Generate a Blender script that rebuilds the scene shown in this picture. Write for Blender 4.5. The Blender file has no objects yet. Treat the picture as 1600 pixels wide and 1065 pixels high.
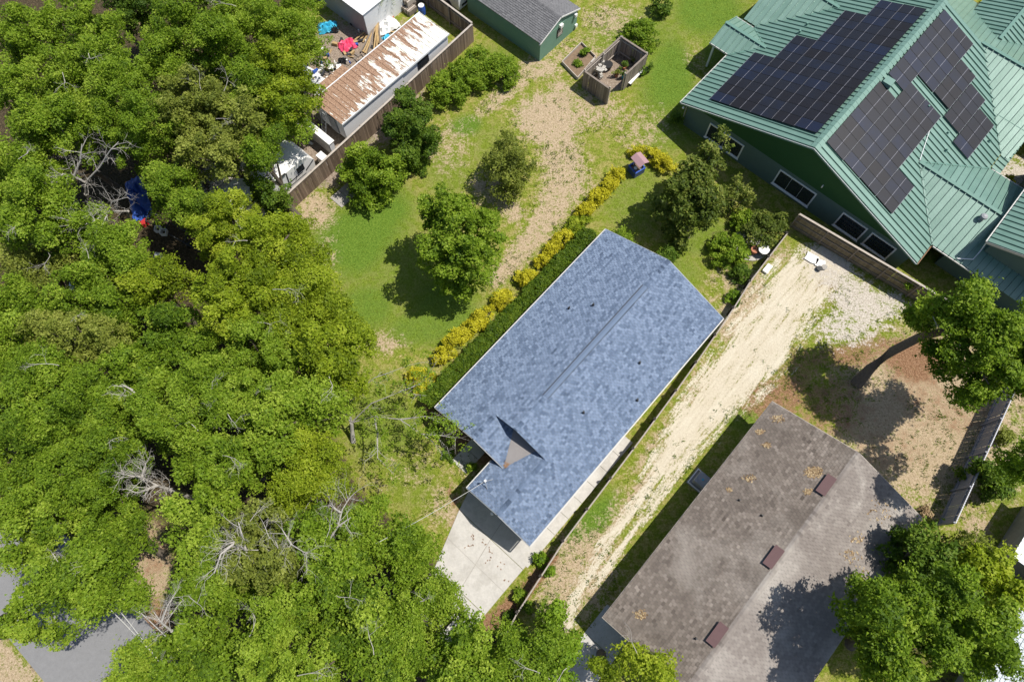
import bpy, math, random
import numpy as np
from mathutils import Vector, Matrix

# ------------------------------------------------------------------ camera, sky, sun, exposure
CAM_H, FPX, TILT = 45.0, 1067.0, math.radians(20)
scene = bpy.context.scene
cam_data = bpy.data.cameras.new("camera")
cam = bpy.data.objects.new("camera", cam_data)
scene.collection.objects.link(cam)
cam.location = (0, 0, CAM_H)
cam.rotation_euler = (TILT, 0, 0)
cam_data.sensor_width = 36
cam_data.lens = 36 * FPX / 1600
cam_data.clip_start = 0.5
cam_data.clip_end = 3000
scene.camera = cam

SUN_AZ, SUN_EL = math.radians(8), math.radians(63.5)
world = bpy.data.worlds.new("World")
scene.world = world
world.use_nodes = True
wn = world.node_tree
wn.nodes.clear()
sky = wn.nodes.new("ShaderNodeTexSky")
sky.sky_type = 'NISHITA'
sky.sun_disc = False
sky.sun_elevation = SUN_EL
sky.sun_rotation = math.pi / 2 - SUN_AZ
bg = wn.nodes.new("ShaderNodeBackground")
bg.inputs["Strength"].default_value = 0.095
wo = wn.nodes.new("ShaderNodeOutputWorld")
wn.links.new(sky.outputs[0], bg.inputs[0])
wn.links.new(bg.outputs[0], wo.inputs[0])
sun_data = bpy.data.lights.new("sun", 'SUN')
sun_data.energy = 4.6
sun_data.angle = math.radians(0.53)
sun_data.color = (1.0, 0.95, 0.87)
sun = bpy.data.objects.new("sun", sun_data)
scene.collection.objects.link(sun)
sdir = Vector((-math.cos(SUN_AZ) * math.cos(SUN_EL), -math.sin(SUN_AZ) * math.cos(SUN_EL), -math.sin(SUN_EL)))
sun.rotation_euler = sdir.to_track_quat('-Z', 'Y').to_euler()
scene.view_settings.view_transform = 'Standard'
scene.view_settings.look = 'None'
scene.view_settings.exposure = 0.27
scene.view_settings.gamma = 1.0
scene.view_settings.use_curve_mapping = False

# ------------------------------------------------------------------ places: photo point -> world, site frame
CT, ST = math.cos(TILT), math.sin(TILT)

def ray(px, py):
    x = (px - 800) / FPX
    y = -(py - 532.5) / FPX
    return np.array([x, y * CT + ST, y * ST - CT])

def W(px, py, z=0.0):
    d = ray(px, py)
    s = (z - CAM_H) / d[2]
    return Vector((d[0] * s, d[1] * s, z))

def proj(x, y, z=0.0):
    rz = z - CAM_H
    yc = y * CT + rz * ST
    zc = y * ST - rz * CT
    return 800 + FPX * x / zc, 532.5 - FPX * yc / zc

AA = math.radians(48.2)
CA, SA = math.cos(AA), math.sin(AA)

def S(u, v, z=0.0):
    return Vector((u * CA + v * SA, u * SA - v * CA, z))

def UV(p):
    return p[0] * CA + p[1] * SA, p[0] * SA - p[1] * CA

def on_u(px, py, u0):      # photo point on the upright plane u = u0 -> (v, z)
    d = ray(px, py)
    s = u0 / (d[0] * CA + d[1] * SA)
    return (d[0] * s * SA - d[1] * s * CA, CAM_H + d[2] * s)

def mpp(z=0.0, px=800, py=532):   # metres per photo pixel
    return (W(px + 10, py, z) - W(px, py, z)).length / 10

rnd = random.Random(7)
NR = np.random.default_rng(11)

# ------------------------------------------------------------------ materials
MATS = {}

def nm(name):
    m = bpy.data.materials.new(name)
    m.use_nodes = True
    nt = m.node_tree
    b = nt.nodes["Principled BSDF"]
    MATS[name] = m
    return m, nt, b

def N(nt, typ, **kw):
    n = nt.nodes.new(typ)
    for k, val in kw.items():
        if k.startswith('i_'):
            n.inputs[k[2:]].default_value = val
        else:
            setattr(n, k, val)
    return n

def noise(nt, scale, detail=4, rough=0.6, vec=None, dist=0.0):
    n = N(nt, "ShaderNodeTexNoise")
    n.inputs["Scale"].default_value = scale
    n.inputs["Detail"].default_value = detail
    n.inputs["Roughness"].default_value = rough
    n.inputs["Distortion"].default_value = dist
    if vec is not None:
        nt.links.new(vec, n.inputs["Vector"])
    return n.outputs[0]

def ramp(nt, fac, stops):
    r = N(nt, "ShaderNodeValToRGB")
    el = r.color_ramp.elements
    while len(el) < len(stops):
        el.new(0.5)
    for e, (p, c) in zip(el, stops):
        e.position = p
        e.color = (c, c, c, 1) if isinstance(c, (int, float)) else (*c, 1)
    nt.links.new(fac, r.inputs[0])
    return r.outputs[0]

def mixc(nt, fac, a, b, typ='MIX'):
    m = N(nt, "ShaderNodeMix", data_type='RGBA', blend_type=typ)
    for s, val in ((0, fac), (6, a), (7, b)):
        if hasattr(val, 'is_linked') or hasattr(val, 'links'):
            nt.links.new(val, m.inputs[s])
        else:
            m.inputs[s].default_value = val if s == 0 else (*val, 1)
    return m.outputs[2]

def mth(nt, op, a, b=0.0, clamp=False):
    m = N(nt, "ShaderNodeMath", operation=op, use_clamp=clamp)
    for s, val in ((0, a), (1, b)):
        if hasattr(val, 'links'):
            nt.links.new(val, m.inputs[s])
        else:
            m.inputs[s].default_value = val
    return m.outputs[0]

def attr(nt, name):
    return N(nt, "ShaderNodeAttribute", attribute_name=name)

def objco(nt):
    return N(nt, "ShaderNodeTexCoord").outputs["Object"]

def worldpos(nt):
    return N(nt, "ShaderNodeNewGeometry").outputs["Position"]

def bump(nt, b, h, strength=0.5, dist=0.05):
    bp = N(nt, "ShaderNodeBump")
    bp.inputs["Strength"].default_value = strength
    bp.inputs["Distance"].default_value = dist
    nt.links.new(h, bp.inputs["Height"])
    nt.links.new(bp.outputs[0], b.inputs["Normal"])

def plain(name, col, rough=0.7, metal=0.0, var=0.25, scale=6.0, bumps=0.15, spec=0.4, dirt=None):
    m, nt, b = nm(name)
    p = worldpos(nt)
    n1 = noise(nt, scale, 5, 0.65, p)
    n2 = noise(nt, scale * 7, 3, 0.6, p)
    f = mth(nt, 'ADD', mth(nt, 'MULTIPLY', n1, 0.6), mth(nt, 'MULTIPLY', n2, 0.4))
    lo = tuple(c * (1 - var) for c in col)
    hi = tuple(min(1, c * (1 + var)) for c in col)
    c = ramp(nt, f, [(0.3, lo), (0.7, hi)])
    if dirt:
        nd = noise(nt, scale * 0.4, 5, 0.7, p)
        c = mixc(nt, ramp(nt, nd, [(0.5, 0.0), (0.7, 0.75)]), c, dirt)
    nt.links.new(c, b.inputs["Base Color"])
    b.inputs["Roughness"].default_value = rough
    b.inputs["Metallic"].default_value = metal
    b.inputs["Specular IOR Level"].default_value = spec
    if bumps:
        bump(nt, b, n2, bumps, 0.02)
    return m

def leafmat(name, dark, mid, light, trans=0.3):
    m, nt, b = nm(name)
    a = attr(nt, "tone")
    c = ramp(nt, a.outputs["Fac"], [(0.0, dark), (0.5, mid), (1.0, light)])
    nt.links.new(c, b.inputs["Base Color"])
    b.inputs["Roughness"].default_value = 0.55
    b.inputs["Specular IOR Level"].default_value = 0.18
    tr = N(nt, "ShaderNodeBsdfTranslucent")
    tc = mixc(nt, 1.0, c, (1.25, 1.3, 0.5), 'MULTIPLY')
    nt.links.new(tc, tr.inputs[0])
    mx = N(nt, "ShaderNodeMixShader")
    mx.inputs[0].default_value = trans
    nt.links.new(b.outputs[0], mx.inputs[1])
    nt.links.new(tr.outputs[0], mx.inputs[2])
    nt.links.new(mx.outputs[0], nt.nodes["Material Output"].inputs[0])
    return m

leafmat("leaf_green", (0.066, 0.125, 0.010), (0.182, 0.285, 0.018), (0.355, 0.450, 0.055), 0.38)
leafmat("leaf_yellowgreen", (0.096, 0.145, 0.008), (0.238, 0.318, 0.016), (0.415, 0.470, 0.045), 0.38)
leafmat("leaf_olive", (0.080, 0.108, 0.018), (0.195, 0.235, 0.034), (0.350, 0.380, 0.080), 0.34)
leafmat("leaf_deep", (0.030, 0.068, 0.008), (0.088, 0.158, 0.014), (0.180, 0.260, 0.030))
leafmat("leaf_magnolia", (0.036, 0.060, 0.009), (0.105, 0.152, 0.020), (0.260, 0.285, 0.060))
leafmat("leaf_gold", (0.22, 0.20, 0.01), (0.50, 0.47, 0.02), (0.68, 0.63, 0.06))
leafmat("leaf_hedge", (0.030, 0.068, 0.006), (0.090, 0.155, 0.010), (0.175, 0.245, 0.018))
leafmat("leaf_lime", (0.055, 0.115, 0.008), (0.15, 0.26, 0.014), (0.27, 0.39, 0.035))
leafmat("leaf_grass", (0.080, 0.115, 0.008), (0.180, 0.240, 0.014), (0.350, 0.380, 0.060))
leafmat("leaf_dry", (0.16, 0.10, 0.05), (0.32, 0.22, 0.12), (0.56, 0.44, 0.26), 0.1)

plain("bark", (0.13, 0.105, 0.08), 0.9, var=0.4, scale=9, bumps=0.5)
plain("bark_grey", (0.36, 0.34, 0.31), 0.9, var=0.35, scale=9, bumps=0.4)
plain("dead_wood", (0.40, 0.375, 0.34), 0.9, var=0.3, scale=10, bumps=0.3)
plain("concrete", (0.47, 0.45, 0.415), 0.85, var=0.16, scale=1.4, dirt=(0.32, 0.30, 0.265))
plain("concrete_old", (0.33, 0.31, 0.28), 0.9, var=0.25, scale=2.0)
plain("asphalt", (0.205, 0.205, 0.208), 0.9, var=0.12, scale=3.0, bumps=0.3)
plain("white_paint", (0.78, 0.77, 0.74), 0.5, var=0.06, scale=2)
plain("cream_wall", (0.60, 0.57, 0.50), 0.8, var=0.08, scale=2)
plain("gutter_white", (0.52, 0.51, 0.48), 0.4, var=0.1, scale=3)
plain("green_wall", (0.105, 0.160, 0.138), 0.85, var=0.08, scale=2, bumps=0.2)
plain("green_siding", (0.022, 0.085, 0.025), 0.8, var=0.08, scale=2, bumps=0.2)
plain("green_shed_wall", (0.15, 0.27, 0.20), 0.8, var=0.07, scale=2)
plain("dark_glass", (0.022, 0.028, 0.034), 0.06, var=0.2, scale=2, bumps=0, spec=0.8)
plain("window_bar", (0.03, 0.045, 0.05), 0.5)
plain("wood_grey", (0.21, 0.175, 0.145), 0.9, var=0.35, scale=5, bumps=0.3)
plain("wood_pale", (0.42, 0.37, 0.32), 0.9, var=0.25, scale=5, bumps=0.3)
plain("wood_tan", (0.42, 0.29, 0.14), 0.9, var=0.25, scale=5)
plain("rail_dark", (0.035, 0.030, 0.026), 0.9, var=0.3, scale=5)  # dark wood; on the rail fence the colour includes the rails' shadow
plain("rail_sunlit", (0.34, 0.30, 0.26), 0.9, var=0.2, scale=5)  # top rail, with its sunlit look put into the colour
plain("vinyl_grey", (0.24, 0.25, 0.295), 0.6, var=0.08, scale=3)
plain("vinyl_top", (0.44, 0.45, 0.50), 0.5, var=0.08, scale=3)
plain("white_metal", (0.74, 0.75, 0.76), 0.45, var=0.06, scale=3)
plain("grey_metal", (0.30, 0.31, 0.32), 0.5, var=0.15, scale=3)
plain("vent_brown", (0.115, 0.062, 0.062), 0.6, var=0.12, scale=4)
plain("membrane", (0.235, 0.22, 0.215), 0.8, var=0.1, scale=4)
plain("rust", (0.22, 0.13, 0.075), 0.9, var=0.35, scale=8)
plain("black_plastic", (0.015, 0.016, 0.018), 0.5, var=0.2)
plain("dark_metal", (0.035, 0.037, 0.04), 0.5, var=0.2)
plain("blue_plastic", (0.03, 0.09, 0.38), 0.5, var=0.15)
plain("cyan_plastic", (0.05, 0.42, 0.62), 0.5, var=0.15)
plain("pink_plastic", (0.75, 0.07, 0.16), 0.5, var=0.15)
plain("red_plastic", (0.45, 0.03, 0.03), 0.5, var=0.15)
plain("orange_plastic", (0.55, 0.15, 0.05), 0.6, var=0.15)
plain("mauve_board", (0.36, 0.22, 0.24), 0.7, var=0.1, scale=4)
plain("navy_paint", (0.05, 0.08, 0.20), 0.6, var=0.15)
plain("terracotta", (0.40, 0.16, 0.09), 0.8, var=0.15)
plain("camo", (0.42, 0.40, 0.36), 0.9, var=0.7, scale=10)
plain("soil", (0.20, 0.14, 0.09), 0.95, var=0.35, scale=5, bumps=0.5)
plain("gravel_white", (0.58, 0.54, 0.46), 0.95, var=0.25, scale=6, bumps=0.5)
plain("mulch", (0.26, 0.135, 0.075), 0.95, var=0.4, scale=8, bumps=0.5)
plain("wire", (0.50, 0.50, 0.48), 0.6)
plain("roof_felt", (0.10, 0.10, 0.10), 0.9)

# ribbed green roofing
m, nt, b = nm("green_metal")
p = worldpos(nt)
oi = N(nt, "ShaderNodeObjectInfo")
n1 = noise(nt, 1.1, 5, 0.65, p)
c = ramp(nt, mth(nt, 'ADD', mth(nt, 'MULTIPLY', n1, 0.7), mth(nt, 'MULTIPLY', oi.outputs["Random"], 0.3)),
         [(0.3, (0.130, 0.238, 0.190)), (0.75, (0.190, 0.312, 0.258))])
nt.links.new(c, b.inputs["Base Color"])
b.inputs["Roughness"].default_value = 0.33
b.inputs["Metallic"].default_value = 0.15
b.inputs["Specular IOR Level"].default_value = 0.75
mpz = N(nt, "ShaderNodeMapping")
mpz.inputs["Rotation"].default_value = (0, 0, -AA)
nt.links.new(p, mpz.inputs[0])
bump(nt, b, noise(nt, 9, 2, 0.5, mpz.outputs[0]), 0.12, 0.02)
plain("green_trim", (0.11, 0.22, 0.18), 0.5, var=0.1, scale=4)

# solar cells
m, nt, b = nm("solar_cells")
p = worldpos(nt)
oi = N(nt, "ShaderNodeObjectInfo")
n1 = noise(nt, 1.4, 3, 0.6, p)
f = mth(nt, 'ADD', mth(nt, 'MULTIPLY', oi.outputs["Random"], 0.55), mth(nt, 'MULTIPLY', n1, 0.45))
c = ramp(nt, f, [(0.2, (0.009, 0.007, 0.008)), (0.55, (0.010, 0.011, 0.018)), (0.9, (0.008, 0.014, 0.040))])
nt.links.new(c, b.inputs["Base Color"])
b.inputs["Roughness"].default_value = 0.42
b.inputs["Specular IOR Level"].default_value = 0.42
plain("solar_frame", (0.012, 0.012, 0.014), 0.45, var=0.1, bumps=0)
plain("solar_line", (0.27, 0.27, 0.31), 0.5, var=0.05, bumps=0)

def shinglemat(name, stops, blotch=None, blotch2=None):
    m, nt, b = nm(name)
    p = worldpos(nt)
    a = attr(nt, "tone")
    n1 = noise(nt, 30, 3, 0.7, p)
    f = mth(nt, 'ADD', mth(nt, 'MULTIPLY', a.outputs["Fac"], 0.8), mth(nt, 'MULTIPLY', n1, 0.2))
    c = ramp(nt, f, stops)
    if blotch:
        nb = noise(nt, 0.33, 6, 0.6, p, 0.6)
        c = mixc(nt, ramp(nt, nb, [(0.5, 0.0), (0.68, 0.7)]), c, blotch)
    if blotch2:
        nb = noise(nt, 0.5, 5, 0.6, N(nt, "ShaderNodeTexCoord").outputs["Object"], 0.3)
        c = mixc(nt, ramp(nt, nb, [(0.48, 0.0), (0.66, 0.6)]), c, blotch2)
    nt.links.new(c, b.inputs["Base Color"])
    b.inputs["Roughness"].default_value = 0.95
    b.inputs["Specular IOR Level"].default_value = 0.2
    bump(nt, b, n1, 0.3, 0.01)
    return m

shinglemat("shingle_blue", [(0.15, (0.062, 0.088, 0.135)), (0.4, (0.108, 0.148, 0.222)), (0.75, (0.205, 0.264, 0.366))])
shinglemat("shingle_brown", [(0.1, (0.066, 0.054, 0.045)), (0.5, (0.165, 0.139, 0.118)), (0.9, (0.285, 0.246, 0.212))],
           (0.30, 0.268, 0.235), (0.118, 0.099, 0.084))
shinglemat("shingle_brown_pale", [(0.1, (0.15, 0.130, 0.117)), (0.5, (0.225, 0.198, 0.178)), (0.9, (0.31, 0.28, 0.25))],
           (0.42, 0.39, 0.35), (0.19, 0.165, 0.148))  # lighter tones for the right-hand slope and the ridge caps
shinglemat("shingle_grey", [(0.1, (0.10, 0.10, 0.105)), (0.5, (0.15, 0.15, 0.155)), (0.9, (0.20, 0.20, 0.205))])
shinglemat("shingle_pale", [(0.1, (0.42, 0.46, 0.48)), (0.5, (0.55, 0.60, 0.62)), (0.9, (0.66, 0.70, 0.72))])

# old white roof with rust-brown debris
m, nt, b = nm("debris_roof")
p = worldpos(nt)
mp = N(nt, "ShaderNodeMapping")
mp.inputs["Rotation"].default_value = (0, 0, -AA)
nt.links.new(p, mp.inputs[0])
mp2 = N(nt, "ShaderNodeMapping")
mp2.inputs["Scale"].default_value = (2.4, 0.55, 1)
nt.links.new(mp.outputs[0], mp2.inputs[0])
nb = noise(nt, 0.9, 6, 0.72, mp2.outputs[0], 0.2)
sx = N(nt, "ShaderNodeSeparateXYZ")
nt.links.new(mp.outputs[0], sx.inputs[0])
# leaves collect on the south-west end and on the inner side
g1 = N(nt, "ShaderNodeMapRange", clamp=True)
g1.inputs[1].default_value = 28.0; g1.inputs[2].default_value = 16.0; g1.inputs[3].default_value = -0.10; g1.inputs[4].default_value = 0.13
nt.links.new(sx.outputs[0], g1.inputs[0])
g2 = N(nt, "ShaderNodeMapRange", clamp=True)
g2.inputs[1].default_value = 30.9; g2.inputs[2].default_value = 34.5; g2.inputs[3].default_value = -0.12; g2.inputs[4].default_value = 0.08
nt.links.new(sx.outputs[1], g2.inputs[0])
f = mth(nt, 'ADD', nb, mth(nt, 'ADD', g1.outputs[0], g2.outputs[0]))
mask = ramp(nt, f, [(0.475, 0.0), (0.492, 1.0)])
nf = noise(nt, 9, 4, 0.7, p)
brown = ramp(nt, nf, [(0.3, (0.15, 0.085, 0.055)), (0.5, (0.30, 0.18, 0.115)), (0.72, (0.48, 0.33, 0.22))])
white = ramp(nt, noise(nt, 2.5, 5, 0.7, p), [(0.35, (0.56, 0.53, 0.42)), (0.5, (0.74, 0.72, 0.66)), (0.7, (0.80, 0.79, 0.76))])
nt.links.new(mixc(nt, mask, white, brown), b.inputs["Base Color"])
b.inputs["Roughness"].default_value = 0.7
bump(nt, b, mth(nt, 'MULTIPLY', mask, nf), 0.6, 0.05)

# fence wood with a different tone for every board
def boardmat(name, a, bcol):
    m, nt, b = nm(name)
    oi = N(nt, "ShaderNodeObjectInfo")
    p = worldpos(nt)
    mp = N(nt, "ShaderNodeMapping")
    mp.inputs["Scale"].default_value = (8, 8, 1.0)
    nt.links.new(p, mp.inputs[0])
    n1 = noise(nt, 3, 5, 0.7, mp.outputs[0])
    f = mth(nt, 'ADD', mth(nt, 'MULTIPLY', oi.outputs["Random"], 0.55), mth(nt, 'MULTIPLY', n1, 0.45))
    nt.links.new(ramp(nt, f, [(0.2, a), (0.8, bcol)]), b.inputs["Base Color"])
    b.inputs["Roughness"].default_value = 0.9
    b.inputs["Specular IOR Level"].default_value = 0.2
boardmat("board_brown", (0.12, 0.085, 0.062), (0.27, 0.20, 0.15))
boardmat("board_grey", (0.15, 0.125, 0.105), (0.30, 0.255, 0.215))
boardmat("board_olive", (0.15, 0.12, 0.075), (0.26, 0.21, 0.135))

# the ground: one sheet, its cover mixed from zone weights
m, nt, b = nm("ground_cover")
p = worldpos(nt)
za, zb, zc = attr(nt, "zone_a"), attr(nt, "zone_b"), attr(nt, "zone_c")
def sep(a):
    s = N(nt, "ShaderNodeSeparateColor")
    nt.links.new(a.outputs["Color"], s.inputs[0])
    return s.outputs
A_, B_, C_ = sep(za), sep(zb), sep(zc)
nbig = noise(nt, 0.35, 6, 0.65, p)
nmid = noise(nt, 1.7, 6, 0.72, p)
nfin = noise(nt, 6.5, 6, 0.78, p)
nfin2 = noise(nt, 21, 4, 0.75, p)
mps = N(nt, "ShaderNodeMapping")
mps.inputs["Rotation"].default_value = (0, 0, -AA)
nt.links.new(p, mps.inputs[0])
mps2 = N(nt, "ShaderNodeMapping")
mps2.inputs["Scale"].default_value = (0.22, 1.5, 1)
nt.links.new(mps.outputs[0], mps2.inputs[0])
nstr = noise(nt, 1.6, 6, 0.75, mps2.outputs[0], 0.3)
def spread(x, lo, hi):
    r_ = N(nt, "ShaderNodeMapRange", clamp=False)
    r_.inputs[1].default_value = lo; r_.inputs[2].default_value = hi
    nt.links.new(x, r_.inputs[0]); return r_.outputs[0]
mixn = spread(mth(nt, 'ADD', mth(nt, 'MULTIPLY', nmid, 0.5), mth(nt, 'MULTIPLY', nfin, 0.5)), 0.36, 0.64)
mixs = spread(mth(nt, 'ADD', mth(nt, 'MULTIPLY', nstr, 0.6), mth(nt, 'MULTIPLY', nfin, 0.4)), 0.36, 0.64)
gt = spread(mth(nt, 'ADD', mth(nt, 'MULTIPLY', nfin, 0.5), mth(nt, 'MULTIPLY', nfin2, 0.5)), 0.37, 0.63)
grass = ramp(nt, gt, [(0.05, (0.070, 0.095, 0.008)), (0.5, (0.185, 0.240, 0.020)), (0.95, (0.38, 0.40, 0.080))])
gy = ramp(nt, gt, [(0.05, (0.13, 0.125, 0.025)), (0.5, (0.31, 0.29, 0.070)), (0.95, (0.56, 0.49, 0.22))])
grass = mixc(nt, ramp(nt, spread(nmid, .36, .64), [(0.35, 0.0), (0.7, 1.0)]), grass, gy)
lush = ramp(nt, gt, [(0.05, (0.050, 0.105, 0.010)), (0.5, (0.120, 0.215, 0.022)), (0.95, (0.24, 0.33, 0.050))])
dry = ramp(nt, gt, [(0.05, (0.17, 0.12, 0.065)), (0.35, (0.41, 0.31, 0.19)), (0.9, (0.66, 0.53, 0.37))])
gs_ = mth(nt, 'ADD', mth(nt, 'MULTIPLY', gt, 0.55), mth(nt, 'MULTIPLY', spread(nstr, .34, .66), 0.45))
sand = ramp(nt, gs_, [(0.05, (0.34, 0.27, 0.17)), (0.35, (0.62, 0.54, 0.40)), (0.9, (0.78, 0.72, 0.58))])
wsand = ramp(nt, gt, [(0.05, (0.27, 0.22, 0.17)), (0.45, (0.55, 0.49, 0.41)), (0.9, (0.78, 0.73, 0.64))])
litter = ramp(nt, gt, [(0.1, (0.09, 0.05, 0.028)), (0.5, (0.28, 0.15, 0.08)), (0.9, (0.47, 0.31, 0.19))])
dirt = ramp(nt, gt, [(0.1, (0.14, 0.105, 0.08)), (0.5, (0.32, 0.25, 0.19)), (0.9, (0.50, 0.42, 0.34))])
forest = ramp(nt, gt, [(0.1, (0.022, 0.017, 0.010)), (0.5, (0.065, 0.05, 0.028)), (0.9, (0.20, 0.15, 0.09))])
col = grass
def lay(base, w, c, k=0.9, soft=0.12, nz=None):
    f = mth(nt, 'ADD', w, mth(nt, 'MULTIPLY', mth(nt, 'SUBTRACT', nz or mixn, 0.5), k))
    g = mth(nt, 'MULTIPLY', f, mth(nt, 'GREATER_THAN', w, 0.02))
    return mixc(nt, ramp(nt, g, [(0.5 - soft, 0.0), (0.5 + soft, 1.0)]), base, c)
col = lay(col, A_[0], lush, 0.55, 0.35)
col = lay(col, A_[1], dry, 1.35, 0.22)
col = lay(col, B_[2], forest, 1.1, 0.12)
col = lay(col, B_[1], dirt, 0.7, 0.15)
col = lay(col, B_[0], litter, 0.9, 0.25)
col = lay(col, A_[2], sand, 1.45, 0.16, mixs)
col = lay(col, C_[0], wsand, 1.7, 0.2)
nt.links.new(col, b.inputs["Base Color"])
b.inputs["Roughness"].default_value = 0.95
b.inputs["Specular IOR Level"].default_value = 0.15
bump(nt, b, gt, 0.7, 0.08)

# ------------------------------------------------------------------ mesh helpers
COL = scene.collection
WLOC = {}

def link(o, parent=None, label=None, cat=None, group=None, kind=None):
    COL.objects.link(o)
    if parent is not None:
        o.parent = parent
    if label: o["label"] = label
    if cat: o["category"] = cat
    if group: o["group"] = group
    if kind: o["kind"] = kind
    return o

def root(name, loc, label, cat, group=None):
    o = bpy.data.objects.new(name, None)
    o.empty_display_size = 0.3
    link(o, None, label, cat, group)
    o.location = Vector(loc)
    WLOC[o.name] = Vector(loc)
    return o

class MB:
    def __init__(s):
        s.v, s.f, s.m, s.t = [], [], [], []
    def face(s, pts, mat=0, tone=0.5):
        n = len(s.v)
        s.v += [tuple(p) for p in pts]
        s.f.append(tuple(range(n, n + len(pts))))
        s.m.append(mat); s.t += [tone] * len(pts)
    def solid(s, bot, top, mat=0, tone=0.5):       # two rings of equal length
        n, k = len(s.v), len(bot)
        s.v += [tuple(p) for p in bot] + [tuple(p) for p in top]
        s.t += [tone] * (2 * k)
        s.f.append(tuple(range(n + k - 1, n - 1, -1))); s.m.append(mat)
        s.f.append(tuple(range(n + k, n + 2 * k))); s.m.append(mat)
        for i in range(k):
            j = (i + 1) % k
            s.f.append((n + i, n + j, n + k + j, n + k + i)); s.m.append(mat)
    def ubox(s, u0, u1, v0, v1, z0, z1, mat=0, tone=0.5):     # box in the site frame
        q = [(u0, v0), (u0, v1), (u1, v1), (u1, v0)]
        s.solid([S(a, b_, z0) for a, b_ in q], [S(a, b_, z1) for a, b_ in q], mat, tone)
    def box(s, x0, x1, y0, y1, z0, z1, mat=0):
        q = [(x0, y0), (x1, y0), (x1, y1), (x0, y1)]
        s.solid([(a, b_, z0) for a, b_ in q], [(a, b_, z1) for a, b_ in q], mat)
    def obox(s, c, ang, lx, ly, z0, z1, mat=0):
        ca, sa = math.cos(ang), math.sin(ang)
        q = [(-lx / 2, -ly / 2), (lx / 2, -ly / 2), (lx / 2, ly / 2), (-lx / 2, ly / 2)]
        r = [(c[0] + a * ca - b_ * sa, c[1] + a * sa + b_ * ca) for a, b_ in q]
        s.solid([(*a, z0) for a in r], [(*a, z1) for a in r], mat)
    def tube(s, pts, rads, n=6, mat=0, cap=True):
        pts = [Vector(p) for p in pts]
        k0 = len(s.v)
        for i, p in enumerate(pts):
            d = (pts[min(i + 1, len(pts) - 1)] - pts[max(i - 1, 0)])
            d = d.normalized() if d.length > 1e-6 else Vector((0, 0, 1))
            a = d.orthogonal().normalized()
            if abs(d.z) < 0.9:
                a = Vector((0, 0, 1)).cross(d).normalized()
            c = d.cross(a)
            for j in range(n):
                t = 2 * math.pi * j / n
                s.v.append(tuple(p + (a * math.cos(t) + c * math.sin(t)) * rads[i]))
                s.t.append(0.5)
        for i in range(len(pts) - 1):
            for j in range(n):
                j2 = (j + 1) % n
                s.f.append((k0 + i * n + j, k0 + i * n + j2, k0 + (i + 1) * n + j2, k0 + (i + 1) * n + j)); s.m.append(mat)
        if cap:
            s.f.append(tuple(k0 + j for j in range(n - 1, -1, -1))); s.m.append(mat)
            k1 = k0 + (len(pts) - 1) * n
            s.f.append(tuple(k1 + j for j in range(n))); s.m.append(mat)
    def lathe(s, c, prof, n=12, mat=0):
        s.tube([Vector((c[0], c[1], c[2] + z)) for r, z in prof], [r for r, z in prof], n, mat)
    def build(s, name, mats, parent=None, **tags):
        if isinstance(mats, str): mats = [mats]
        A = np.array(s.v, dtype=np.float64)
        c = (A.min(0) + A.max(0)) / 2
        c[2] = A[:, 2].min()
        me = bpy.data.meshes.new(name)
        me.from_pydata([tuple(p) for p in (A - c)], [], s.f)
        for mm in mats: me.materials.append(MATS[mm])
        if len(mats) > 1:
            me.polygons.foreach_set("material_index", s.m)
        at = me.attributes.new("tone", 'FLOAT', 'POINT')
        at.data.foreach_set("value", np.array(s.t, dtype=np.float32))
        me.update()
        o = bpy.data.objects.new(name, me)
        link(o, parent, **tags)
        pl = WLOC[parent.name] if parent is not None else Vector((0, 0, 0))
        o.location = Vector(c) - pl
        WLOC[o.name] = Vector(c)
        return o

def inst(name, mesh, parent, loc, rotz=0.0, scale=(1, 1, 1), rot=None, **tags):
    o = bpy.data.objects.new(name, mesh)
    link(o, parent, **tags)
    pl = WLOC[parent.name] if parent is not None else Vector((0, 0, 0))
    o.location = Vector(loc) - pl
    o.rotation_euler = rot if rot else (0, 0, rotz)
    o.scale = scale
    WLOC[o.name] = Vector(loc)
    return o

def unitbox(name, mat, bev=0.0):
    me = bpy.data.meshes.new(name)
    v = [(x, y, z) for z in (0, 1) for y in (-.5, .5) for x in (-.5, .5)]
    f = [(0, 2, 3, 1), (4, 5, 7, 6), (0, 1, 5, 4), (2, 6, 7, 3), (0, 4, 6, 2), (1, 3, 7, 5)]
    me.from_pydata(v, [], f)
    me.materials.append(MATS[mat])
    return me

# ------------------------------------------------------------------ the ground sheet
def axis(lo, hi, step, far):
    mid = np.arange(lo, hi + step, step)
    f = np.array(far, dtype=float)
    return np.concatenate([(lo - f)[::-1], mid, mid[-1] + f])
gx = axis(-62, 66, 0.36, [4, 15, 60, 250, 900])
gy_ = axis(-20, 62, 0.36, [4, 15, 60, 250, 900])
GX, GY = np.meshgrid(gx, gy_)
PX, PY = proj(np.clip(GX, -70, 75), np.clip(GY, -25, 70), 0.0)
zones = {k: np.zeros_like(PX) for k in ("lush", "dry", "sand", "litter", "dirt", "forest", "wsand")}
_w = NR.random((40, 40))
def wob(x, y, sc, seed):
    r = np.random.default_rng(seed)
    o = np.zeros_like(x)
    for i in range(6):
        a = r.random() * 6.28; k = sc * (0.6 + 1.6 * r.random())
        o += np.sin((x * math.cos(a) + y * math.sin(a)) / k + r.random() * 6.28)
    return o / 6
WX = wob(PX, PY, 22, 1) * 16
WY = wob(PX, PY, 22, 2) * 16
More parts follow.
